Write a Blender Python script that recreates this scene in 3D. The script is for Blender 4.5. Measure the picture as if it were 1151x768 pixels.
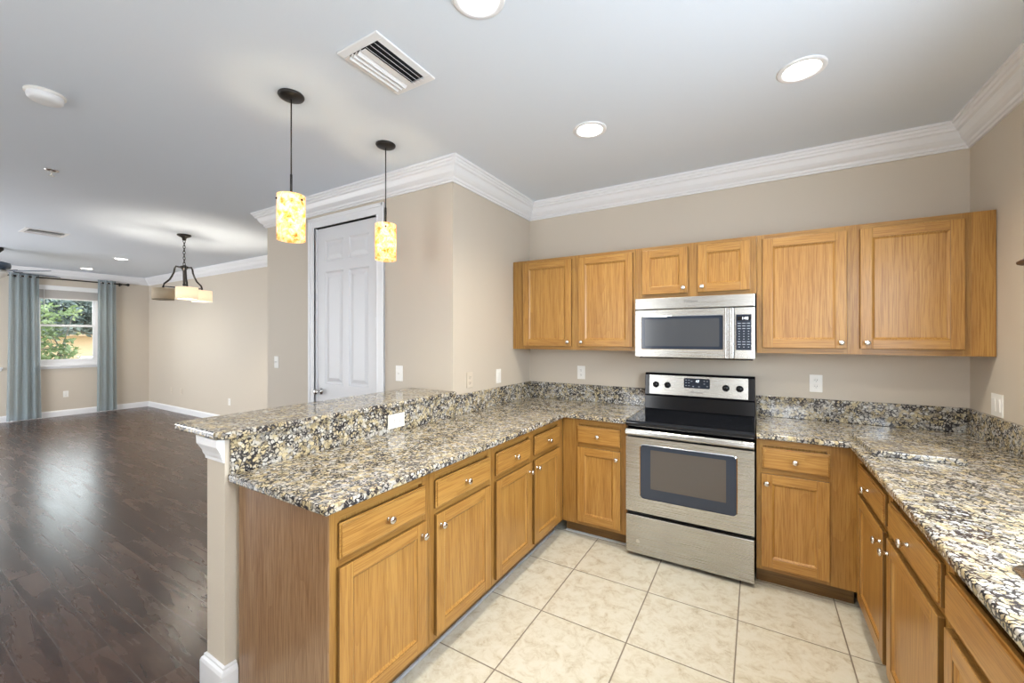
import bpy, bmesh, math, random
from mathutils import Vector, Matrix, Euler

for o in list(bpy.data.objects):
    bpy.data.objects.remove(o, do_unlink=True)
SC = bpy.context.scene
COL = SC.collection
PI = math.pi
rnd = random.Random(7)

# ------------------------------------------------------------------ camera
cd = bpy.data.cameras.new('camera')
cam = bpy.data.objects.new('camera', cd)
COL.objects.link(cam)
cam.location = (1.8724, -3.4519, 1.4759)
cam.rotation_euler = (PI / 2, 0, 0.5376)
cd.sensor_width = 36
cd.lens = 458.797 * 36 / 1151
cd.shift_x = (575.5 - 576.7444) / 1151
cd.shift_y = (379.7246 - 384) / 1151
cd.clip_start = 0.02
cd.clip_end = 300
SC.camera = cam

# ------------------------------------------------------------------ view, world
SC.view_settings.view_transform = 'Standard'
SC.view_settings.look = 'None'
SC.view_settings.gamma = 1
SC.view_settings.exposure = -0.09
SC.view_settings.use_curve_mapping = False
SC.cycles.max_bounces = 12
SC.cycles.diffuse_bounces = 6
SC.cycles.glossy_bounces = 5
SC.cycles.transparent_max_bounces = 16
SC.cycles.use_denoising = True
SC.cycles.caustics_reflective = False
SC.cycles.caustics_refractive = False
SC.cycles.sample_clamp_indirect = 6

W = bpy.data.worlds.new('World')
SC.world = W
W.use_nodes = True
bg = W.node_tree.nodes['Background']
bg.inputs[0].default_value = (0.90, 0.95, 1.0, 1)
bg.inputs[1].default_value = 8.0

CAN_STRENGTH = 20
SPOT_W = 95
SPOT_FAR_W = 60
def sun_and_daylight():
    sd = bpy.data.lights.new('sun', 'SUN')
    sd.energy = 2.6
    sd.angle = 0.02
    sd.color = (1, 0.94, 0.85)
    s = bpy.data.objects.new('sun', sd)
    COL.objects.link(s)
    s.rotation_euler = Vector((0, -0.5, -0.85)).to_track_quat('-Z', 'Y').to_euler()
    def area(name, loc, d, sx, sy, e, col):
        l = bpy.data.lights.new(name, 'AREA')
        l.shape = 'RECTANGLE'
        l.size, l.size_y, l.energy, l.color = sx, sy, e, col
        o = bpy.data.objects.new(name, l)
        COL.objects.link(o)
        o.location = loc
        o.rotation_euler = Vector(d).to_track_quat('-Z', 'Y').to_euler()
    # daylight by the sink window and living room doors; rear pair is added fill
    area('daylight_sink_window', (3.10, -2.55, 1.68), (-1, 0, -0.42), 1.5, 1.0, 62, (0.66, 0.83, 1.0))
    area('rear_fill_light', (-0.30, -5.49, 1.55), (0, 1, 0), 0.55, 1.7, 13, (0.97, 0.98, 1.0))
    area('rear_fill_light', (2.35, -5.49, 1.55), (0, 1, 0), 0.55, 1.7, 13, (0.97, 0.98, 1.0))
    area('daylight_living_doors', (-6.4, -5.48, 1.2), (0, 1, 0), 3.0, 2.2, 115, (0.93, 0.96, 1.0))
sun_and_daylight()

# ------------------------------------------------------------------ materials
def lin(c):
    c = c / 255
    return c / 12.92 if c <= 0.04045 else ((c + 0.055) / 1.055) ** 2.4
def rgb(r, g, b):
    return (lin(r), lin(g), lin(b), 1)

class NT:
    def __init__(s, name):
        s.m = bpy.data.materials.new(name)
        s.m.use_nodes = True
        s.t = s.m.node_tree
        s.b = s.t.nodes['Principled BSDF']
        s.out = s.t.nodes['Material Output']
    def n(s, typ, **kw):
        x = s.t.nodes.new(typ)
        for k, v in kw.items():
            if k == 'inp':
                for a, b in v.items():
                    x.inputs[a].default_value = b
            else:
                setattr(x, k, v)
        return x
    def l(s, a, b):
        s.t.links.new(a, b)
    def ramp(s, stops, fac=None, interp='LINEAR'):
        r = s.n('ShaderNodeValToRGB')
        r.color_ramp.interpolation = interp
        e = r.color_ramp.elements
        while len(e) < len(stops):
            e.new(0.5)
        for i, (p, c) in enumerate(stops):
            e[i].position = p
            e[i].color = c
        if fac is not None:
            s.l(fac, r.inputs[0])
        return r
    def math(s, op, a, b=None):
        m = s.n('ShaderNodeMath', operation=op)
        for i, v in enumerate((a, b)):
            if v is None:
                continue
            if isinstance(v, (int, float)):
                m.inputs[i].default_value = v
            else:
                s.l(v, m.inputs[i])
        return m.outputs[0]
    def mix(s, fac, a, b, blend='MIX'):
        m = s.n('ShaderNodeMix', data_type='RGBA', blend_type=blend)
        for i, v in ((0, fac), (6, a), (7, b)):
            if isinstance(v, (int, float, tuple)):
                m.inputs[i].default_value = v
            else:
                s.l(v, m.inputs[i])
        return m.outputs[2]
    def bump(s, h, strength=0.2, dist=0.01):
        b = s.n('ShaderNodeBump', inp={'Strength': strength, 'Distance': dist})
        s.l(h, b.inputs['Height'])
        s.l(b.outputs[0], s.b.inputs['Normal'])
    def coords(s, scale, loc=(0, 0, 0), world=False, jitter=True):
        mp = s.n('ShaderNodeMapping', inp={'Scale': scale, 'Location': loc})
        if world:
            src = s.n('ShaderNodeNewGeometry').outputs['Position']
        else:
            src = s.n('ShaderNodeTexCoord').outputs['Object']
            if jitter:
                oi = s.n('ShaderNodeObjectInfo')
                add = s.n('ShaderNodeVectorMath', operation='ADD')
                mu = s.math('MULTIPLY', oi.outputs['Random'], 37.0)
                s.l(src, add.inputs[0])
                s.l(mu, add.inputs[1])
                src = add.outputs[0]
        s.l(src, mp.inputs[0])
        return mp.outputs[0]

def plain(name, col, rough=0.5, metal=0.0, spec=0.5, bump=0.0, bscale=60, var=0.04):
    k = NT(name)
    co = k.coords((1, 1, 1), jitter=False)
    nz = k.n('ShaderNodeTexNoise', inp={'Scale': bscale, 'Detail': 3.0})
    k.l(co, nz.inputs['Vector'])
    c2 = tuple(max(0, x * (1 - var)) for x in col[:3]) + (1,)
    k.l(k.mix(nz.outputs[0], c2, col), k.b.inputs['Base Color'])
    k.b.inputs['Roughness'].default_value = rough
    k.b.inputs['Metallic'].default_value = metal
    k.b.inputs['Specular IOR Level'].default_value = spec
    if bump:
        k.bump(nz.outputs[0], bump, 0.004)
    return k.m

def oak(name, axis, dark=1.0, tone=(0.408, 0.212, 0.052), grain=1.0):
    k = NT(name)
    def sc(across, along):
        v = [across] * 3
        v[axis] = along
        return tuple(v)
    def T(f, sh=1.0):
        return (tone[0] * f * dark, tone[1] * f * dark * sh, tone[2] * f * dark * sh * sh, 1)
    n1 = k.n('ShaderNodeTexNoise', inp={'Scale': 1.0, 'Detail': 4.0, 'Roughness': 0.55, 'Distortion': 0.5})
    k.l(k.coords(sc(13, 0.9)), n1.inputs['Vector'])
    n2 = k.n('ShaderNodeTexNoise', inp={'Scale': 1.0, 'Detail': 4.0, 'Roughness': 0.6})
    k.l(k.coords(sc(190, 5.0)), n2.inputs['Vector'])
    wv = k.n('ShaderNodeTexNoise', inp={'Scale': 1.0, 'Detail': 1.0})
    k.l(k.coords(sc(5.5, 0.5)), wv.inputs['Vector'])
    rings = k.math('FRACT', k.math('MULTIPLY', wv.outputs[0], 16.0))
    ring = k.math('MULTIPLY', k.math('POWER', rings, 5.0), n2.outputs[0])
    base = k.ramp([(0.30, T(0.90, 0.95)), (0.52, T(1.0)), (0.72, T(1.10, 1.06))], n1.outputs[0])
    pore = k.ramp([(0.40, (0.62, 0.53, 0.42, 1)), (0.53, (1, 1, 1, 1))], n2.outputs[0])
    c = k.mix(0.75 * min(1.3, grain), base.outputs[0], pore.outputs[0], 'MULTIPLY')
    c = k.mix(k.math('MULTIPLY', ring, 0.62 * grain), c, T(0.55, 0.78))
    k.l(c, k.b.inputs['Base Color'])
    k.b.inputs['Roughness'].default_value = 0.33
    k.b.inputs['Specular IOR Level'].default_value = 0.5
    k.bump(n2.outputs[0], 0.05, 0.002)
    return k.m

def granite():
    k = NT('granite')
    co = k.coords((1, 1, 1), world=False, jitter=False)
    def warp(src, scale, amt):
        dn = k.n('ShaderNodeTexNoise', inp={'Scale': scale, 'Detail': 3.0})
        k.l(src, dn.inputs['Vector'])
        w = k.n('ShaderNodeVectorMath', operation='MULTIPLY_ADD', inp={1: (amt, amt, amt)})
        k.l(dn.outputs['Color'], w.inputs[0])
        k.l(src, w.inputs[2])
        return w.outputs[0]
    wc = warp(co, 70.0, 0.016)
    v = k.n('ShaderNodeTexVoronoi', inp={'Scale': 62.0})
    k.l(wc, v.inputs['Vector'])
    ve = k.n('ShaderNodeTexVoronoi', feature='DISTANCE_TO_EDGE', inp={'Scale': 62.0})
    k.l(wc, ve.inputs['Vector'])
    sep = k.n('ShaderNodeSeparateColor')
    k.l(v.outputs['Color'], sep.inputs[0])
    fine = k.n('ShaderNodeTexNoise', inp={'Scale': 150.0, 'Detail': 4.0, 'Roughness': 0.7})
    k.l(co, fine.inputs['Vector'])
    big = k.n('ShaderNodeTexNoise', inp={'Scale': 11.0, 'Detail': 3.0})
    k.l(co, big.inputs['Vector'])
    mid = k.n('ShaderNodeTexNoise', inp={'Scale': 48.0, 'Detail': 4.0, 'Roughness': 0.6})
    k.l(wc, mid.inputs['Vector'])
    # crystals: cream, grey, gold
    cell = k.ramp([(0.0, (0.22, 0.21, 0.20, 1)), (0.18, (0.35, 0.33, 0.305, 1)), (0.45, (0.44, 0.42, 0.385, 1)), (0.75, (0.52, 0.505, 0.475, 1)), (1.0, (0.60, 0.59, 0.565, 1))], sep.outputs[0])
    pat = k.n('ShaderNodeTexNoise', inp={'Scale': 24.0, 'Detail': 3.0})
    k.l(wc, pat.inputs['Vector'])
    gm = k.math('ADD', pat.outputs[0], k.math('MULTIPLY', k.math('SUBTRACT', sep.outputs[1], 0.5), 0.25))
    gold = k.mix(k.ramp([(0.40, (0, 0, 0, 1)), (0.62, (1, 1, 1, 1))], gm).outputs[0], cell.outputs[0], k.mix(1.0, cell.outputs[0], (0.98, 0.84, 0.55, 1), 'MULTIPLY'))
    g2 = k.mix(k.ramp([(0.30, (0.55, 0.55, 0.56, 1)), (0.50, (1.0, 1.0, 1.0, 1))], fine.outputs[0]).outputs[0], (0, 0, 0, 1), gold)
    # dark mica: between crystals and in flecks
    e = k.math('ADD', ve.outputs['Distance'], k.math('MULTIPLY', k.math('SUBTRACT', mid.outputs[0], 0.5), 0.75))
    e = k.math('ADD', e, k.math('MULTIPLY', k.math('SUBTRACT', big.outputs[0], 0.5), 0.40))
    dk = k.ramp([(0.035, (1, 1, 1, 1)), (0.135, (0, 0, 0, 1))], e)
    c = k.mix(dk.outputs[0], g2, (0.035, 0.033, 0.036, 1))
    k.l(c, k.b.inputs['Base Color'])
    k.b.inputs['Roughness'].default_value = 0.09
    k.b.inputs['Specular IOR Level'].default_value = 0.55
    return k.m

def tile():
    k = NT('travertine_tile')
    g = k.n('ShaderNodeNewGeometry')
    s = k.n('ShaderNodeSeparateXYZ')
    k.l(g.outputs['Position'], s.inputs[0])
    P = 0.4578
    tx = k.math('DIVIDE', k.math('SUBTRACT', s.outputs[0], 0.873), P)
    ty = k.math('DIVIDE', k.math('ADD', s.outputs[1], 1.020), P)
    def edge(t):
        f = k.math('FRACT', k.math('ADD', t, 20.0))
        return k.math('MINIMUM', f, k.math('SUBTRACT', 1.0, f))
    d = k.math('MINIMUM', edge(tx), edge(ty))
    cv = k.n('ShaderNodeCombineXYZ')
    k.l(k.math('FLOOR', tx), cv.inputs[0])
    k.l(k.math('FLOOR', ty), cv.inputs[1])
    wn = k.n('ShaderNodeTexWhiteNoise')
    k.l(cv.outputs[0], wn.inputs['Vector'])
    off = k.n('ShaderNodeVectorMath', operation='MULTIPLY_ADD', inp={1: (9, 9, 9)})
    k.l(wn.outputs['Color'], off.inputs[0])
    k.l(g.outputs['Position'], off.inputs[2])
    n1 = k.n('ShaderNodeTexNoise', inp={'Scale': 16.0, 'Detail': 8.0, 'Roughness': 0.74, 'Distortion': 0.5})
    k.l(off.outputs[0], n1.inputs['Vector'])
    r = k.ramp([(0.30, (0.33, 0.275, 0.195, 1)), (0.43, (0.475, 0.435, 0.345, 1)), (0.53, (0.545, 0.52, 0.44, 1)), (0.72, (0.57, 0.555, 0.50, 1))], n1.outputs[0])
    sepc = k.n('ShaderNodeSeparateColor')
    k.l(wn.outputs['Color'], sepc.inputs[0])
    c = k.mix(k.math('MULTIPLY', sepc.outputs[0], 0.18), r.outputs[0], (0.50, 0.455, 0.345, 1))
    grout = k.math('LESS_THAN', d, 0.0068)
    k.l(k.mix(grout, c, (0.19, 0.16, 0.125, 1)), k.b.inputs['Base Color'])
    k.b.inputs['Roughness'].default_value = 0.34
    k.b.inputs['Specular IOR Level'].default_value = 0.4
    sm = k.n('ShaderNodeMapRange', inp={'From Min': 0.003, 'From Max': 0.012})
    k.l(d, sm.inputs[0])
    k.bump(sm.outputs[0], 0.5, 0.003)
    return k.m

def wood_floor():
    k = NT('dark_plank_floor')
    g = k.n('ShaderNodeNewGeometry')
    mp = k.n('ShaderNodeMapping', inp={'Location': (0.35, 0.065, 0)})
    k.l(g.outputs['Position'], mp.inputs[0])
    br = k.n('ShaderNodeTexBrick', offset=0.37, offset_frequency=2, inp={'Scale': 1.0, 'Mortar Size': 0.0022, 'Mortar Smooth': 0.2, 'Bias': 0.0, 'Brick Width': 1.22, 'Row Height': 0.1285, 'Color1': (0, 0, 0, 1), 'Color2': (1, 1, 1, 1), 'Mortar': (0.5, 0.5, 0.5, 1)})
    k.l(mp.outputs[0], br.inputs['Vector'])
    off = k.n('ShaderNodeVectorMath', operation='MULTIPLY_ADD', inp={1: (5, 11, 3)})
    k.l(br.outputs['Color'], off.inputs[0])
    k.l(g.outputs['Position'], off.inputs[2])
    m2 = k.n('ShaderNodeMapping', inp={'Scale': (2.0, 13, 1)})
    k.l(off.outputs[0], m2.inputs[0])
    n1 = k.n('ShaderNodeTexNoise', inp={'Scale': 1.0, 'Detail': 5.0, 'Roughness': 0.55, 'Distortion': 0.35})
    k.l(m2.outputs[0], n1.inputs['Vector'])
    r = k.ramp([(0.25, (0.018, 0.008, 0.005, 1)), (0.42, (0.046, 0.022, 0.014, 1)), (0.58, (0.078, 0.041, 0.027, 1)), (0.80, (0.125, 0.073, 0.050, 1))], n1.outputs[0])
    sc = k.n('ShaderNodeSeparateColor')
    k.l(br.outputs['Color'], sc.inputs[0])
    c = k.mix(k.math('MULTIPLY', sc.outputs[0], 0.38), r.outputs[0], (0.046, 0.026, 0.019, 1))
    c = k.mix(br.outputs['Fac'], c, (0.085, 0.062, 0.052, 1))
    k.l(c, k.b.inputs['Base Color'])
    nr = k.n('ShaderNodeMapRange', inp={'To Min': 0.19, 'To Max': 0.34})
    k.l(n1.outputs[0], nr.inputs[0])
    k.l(nr.outputs[0], k.b.inputs['Roughness'])
    k.b.inputs['Specular IOR Level'].default_value = 0.34
    h = k.math('SUBTRACT', k.math('MULTIPLY', n1.outputs[0], 0.5), k.math('MULTIPLY', br.outputs['Fac'], 0.5))
    k.bump(h, 0.08, 0.003)
    return k.m

def steel(name, axis=0, col=(0.48, 0.47, 0.445, 1), rough=0.26):
    k = NT(name)
    v = [700.0] * 3
    v[axis] = 3.0
    n = k.n('ShaderNodeTexNoise', inp={'Scale': 1.0, 'Detail': 2.0})
    k.l(k.coords(tuple(v)), n.inputs['Vector'])
    k.b.inputs['Base Color'].default_value = col
    k.b.inputs['Metallic'].default_value = 1.0
    mr = k.n('ShaderNodeMapRange', inp={'To Min': rough - 0.06, 'To Max': rough + 0.08})
    k.l(n.outputs[0], mr.inputs[0])
    k.l(mr.outputs[0], k.b.inputs['Roughness'])
    k.bump(n.outputs[0], 0.03, 0.001)
    return k.m

def emit(name, col, s):
    k = NT(name)
    k.b.inputs['Base Color'].default_value = (0.8, 0.8, 0.8, 1)
    k.b.inputs['Emission Color'].default_value = col
    k.b.inputs['Emission Strength'].default_value = s
    return k.m

def sheer(name, c, alpha):
    k = NT(name)
    co = k.coords((1, 1, 1), jitter=False)
    n = k.n('ShaderNodeTexNoise', inp={'Scale': 90.0, 'Detail': 2.0})
    k.l(co, n.inputs['Vector'])
    col = k.mix(n.outputs[0], tuple(x * 0.75 for x in c[:3]) + (1,), c)
    df = k.n('ShaderNodeBsdfDiffuse')
    tl = k.n('ShaderNodeBsdfTranslucent')
    tr = k.n('ShaderNodeBsdfTransparent')
    k.l(col, df.inputs[0])
    k.l(col, tl.inputs[0])
    a = k.n('ShaderNodeMixShader', inp={0: 0.45})
    b = k.n('ShaderNodeMixShader', inp={0: alpha})
    k.l(df.outputs[0], a.inputs[1])
    k.l(tl.outputs[0], a.inputs[2])
    k.l(tr.outputs[0], b.inputs[1])
    k.l(a.outputs[0], b.inputs[2])
    k.l(b.outputs[0], k.out.inputs[0])
    return k.m

def pane():
    k = NT('window_glass')
    gl = k.n('ShaderNodeBsdfGlossy', inp={'Roughness': 0.02})
    tr = k.n('ShaderNodeBsdfTransparent', inp={0: (0.94, 0.97, 0.96, 1)})
    fr = k.n('ShaderNodeFresnel', inp={0: 1.45})
    mx = k.n('ShaderNodeMixShader')
    k.l(fr.outputs[0], mx.inputs[0])
    k.l(tr.outputs[0], mx.inputs[1])
    k.l(gl.outputs[0], mx.inputs[2])
    k.l(mx.outputs[0], k.out.inputs[0])
    return k.m

def amber_glass():
    k = NT('amber_mottled_glass')
    co = k.coords((1, 1, 1))
    n = k.n('ShaderNodeTexNoise', inp={'Scale': 34.0, 'Detail': 6.0, 'Roughness': 0.7, 'Distortion': 0.4})
    k.l(co, n.inputs['Vector'])
    r = k.ramp([(0.30, (0.50, 0.18, 0.02, 1)), (0.40, (0.92, 0.48, 0.12, 1)), (0.50, (0.97, 0.76, 0.42, 1)), (0.60, (0.99, 0.92, 0.78, 1))], n.outputs[0])
    k.l(r.outputs[0], k.b.inputs['Base Color'])
    k.b.inputs['Roughness'].default_value = 0.25
    tl = k.n('ShaderNodeBsdfTranslucent')
    k.l(r.outputs[0], tl.inputs[0])
    r2 = k.ramp([(0.30, (0.55, 0.19, 0.02, 1)), (0.40, (0.95, 0.44, 0.08, 1)), (0.48, (1.0, 0.66, 0.30, 1)), (0.58, (1.0, 0.86, 0.66, 1))], n.outputs[0])
    k.l(r2.outputs[0], k.b.inputs['Emission Color'])
    k.b.inputs['Emission Strength'].default_value = 1.35
    mx = k.n('ShaderNodeMixShader', inp={0: 0.60})
    k.l(k.b.outputs[0], mx.inputs[1])
    k.l(tl.outputs[0], mx.inputs[2])
    k.l(mx.outputs[0], k.out.inputs[0])
    return k.m

def linen(name, glow):
    k = NT(name)
    co = k.coords((1, 1, 1))
    n = k.n('ShaderNodeTexNoise', inp={'Scale': 120.0, 'Detail': 2.0})
    k.l(co, n.inputs['Vector'])
    c = k.mix(n.outputs[0], (0.66, 0.56, 0.42, 1), (0.80, 0.72, 0.58, 1))
    k.l(c, k.b.inputs['Base Color'])
    k.b.inputs['Roughness'].default_value = 0.8
    k.b.inputs['Emission Color'].default_value = (1.0, 0.90, 0.72, 1)
    k.b.inputs['Emission Strength'].default_value = glow
    tl = k.n('ShaderNodeBsdfTranslucent')
    k.l(c, tl.inputs[0])
    mx = k.n('ShaderNodeMixShader', inp={0: 0.55})
    k.l(k.b.outputs[0], mx.inputs[1])
    k.l(tl.outputs[0], mx.inputs[2])
    k.l(mx.outputs[0], k.out.inputs[0])
    return k.m

def foliage(name, a, b, c):
    k = NT(name)
    n = k.n('ShaderNodeTexNoise', inp={'Scale': 1.3, 'Detail': 4.0})
    k.l(k.coords((1, 1, 1)), n.inputs['Vector'])
    r = k.ramp([(0.35, a), (0.5, b), (0.65, c)], n.outputs[0])
    k.l(r.outputs[0], k.b.inputs['Base Color'])
    k.b.inputs['Roughness'].default_value = 0.45
    tl = k.n('ShaderNodeBsdfTranslucent')
    k.l(r.outputs[0], tl.inputs[0])
    mx = k.n('ShaderNodeMixShader', inp={0: 0.35})
    k.l(k.b.outputs[0], mx.inputs[1])
    k.l(tl.outputs[0], mx.inputs[2])
    k.l(mx.outputs[0], k.out.inputs[0])
    return k.m

M = dict(
    caulk=plain('grey_caulk', (0.46, 0.48, 0.50, 1), 0.6),
    wall=plain('beige_wall_paint', (0.575, 0.508, 0.422, 1), 0.6, bump=0.12, bscale=130, var=0.03),
    ceil=plain('white_ceiling_paint', (0.69, 0.74, 0.81, 1), 0.8, bump=0.1, bscale=150, var=0.02),
    trim=plain('white_trim_paint', (0.78, 0.78, 0.795, 1), 0.35, var=0.01),
    door=plain('white_door_paint', (0.70, 0.70, 0.72, 1), 0.4, var=0.01),
    plate=plain('white_plastic', (0.83, 0.81, 0.77, 1), 0.35, var=0.01),
    beigeplate=plain('wall_coloured_plastic', (0.62, 0.54, 0.44, 1), 0.35, var=0.01),
    slot=plain('dark_slot', (0.03, 0.03, 0.03, 1), 0.5),
    oakx=oak('oak_grain_along_x', 0), oakz=oak('oak_grain_along_z', 2),
    oakkick=oak('dark_oak_kick', 0, 0.42), oakend=oak('oak_end_panel', 2, 1.0, (0.275, 0.160, 0.082), 1.3), oakedge=oak('oak_edge_shade', 2, 0.42), oakframe=oak('oak_frame_upright', 2, 0.86), oakframex=oak('oak_frame_rail', 0, 0.86),  # oakedge paints shade onto the sides of doors and drawer fronts
    granite=granite(), tile=tile(), wood=wood_floor(),
    steel=steel('brushed_steel', 0), steelz=steel('brushed_steel_upright', 2, (0.52, 0.52, 0.52, 1), 0.2),
    nickel=plain('satin_nickel', (0.74, 0.72, 0.70, 1), 0.22, 1.0),
    chrome=plain('chrome', (0.82, 0.82, 0.84, 1), 0.08, 1.0),
    black=plain('black_glass', (0.006, 0.007, 0.010, 1), 0.06, spec=0.6),
    blackp=plain('black_enamel', (0.007, 0.007, 0.009, 1), 0.14, spec=0.3),
    bluebk=plain('blue_black_glass', (0.018, 0.026, 0.045, 1), 0.12, spec=0.6),
    ovenglass=plain('oven_window_glass', (0.06, 0.05, 0.045, 1), 0.05, spec=0.9),
    microglass=plain('microwave_window_glass', (0.05, 0.055, 0.065, 1), 0.16, spec=0.6),
    bronze=plain('dark_bronze', (0.030, 0.026, 0.024, 1), 0.4, 0.6),
    lens=emit('lit_lens', (1.0, 0.93, 0.82, 1), CAN_STRENGTH),
    bulb=emit('lit_bulb', (1.0, 0.84, 0.55, 1), 230),
    cbulb=emit('lit_warm_bulb', (1.0, 0.92, 0.78, 1), 1150),
    offbulb=plain('unlit_bulb', (0.8, 0.78, 0.72, 1), 0.3),
    digits=emit('lit_digits', (0.75, 0.88, 1.0, 1), 2.2),
    ink=plain('grey_print', (0.10, 0.10, 0.105, 1), 0.5),
    keys=plain('pale_key_print', (0.32, 0.37, 0.44, 1), 0.5),
    amber=amber_glass(), linen=linen('cream_linen_shade', 0.9), linenoff=linen('unlit_linen_shade', 0.0),
    glass=pane(),
    sheer=sheer('blue_grey_sheer_fabric', (0.42, 0.51, 0.55, 1), 0.76),
    blind=plain('white_blind', (0.80, 0.80, 0.79, 1), 0.5, var=0.01),
    slats=plain('taupe_blind_stack', (0.42, 0.40, 0.38, 1), 0.6),
    shelf=plain('dark_stained_wood', (0.055, 0.028, 0.018, 1), 0.35, var=0.4, bscale=20),
    blade=plain('slate_fan_blade', (0.06, 0.085, 0.12, 1), 0.3),
    vent=plain('white_vent_metal', (0.80, 0.80, 0.81, 1), 0.4, var=0.01),
    ventdark=plain('dark_duct', (0.018, 0.019, 0.022, 1), 0.8),
    ground=plain('dry_lawn', (0.42, 0.36, 0.24, 1), 0.9, var=0.4, bscale=3),
    house=plain('tan_stucco', (0.60, 0.44, 0.29, 1), 0.9, var=0.1, bscale=4),
    roof=plain('tan_roof', (0.50, 0.36, 0.25, 1), 0.9, var=0.25, bscale=8),
    bark=plain('bark', (0.10, 0.085, 0.075, 1), 0.9, var=0.5, bscale=12),
    leafl=foliage('light_green_leaves', (0.05, 0.075, 0.03, 1), (0.12, 0.17, 0.065, 1), (0.26, 0.31, 0.17, 1)),
    leafd=foliage('blue_green_leaves', (0.03, 0.045, 0.042, 1), (0.08, 0.11, 0.105, 1), (0.18, 0.22, 0.21, 1)),
    white=plain('white_enamel', (0.8, 0.8, 0.8, 1), 0.5),
)

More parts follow.
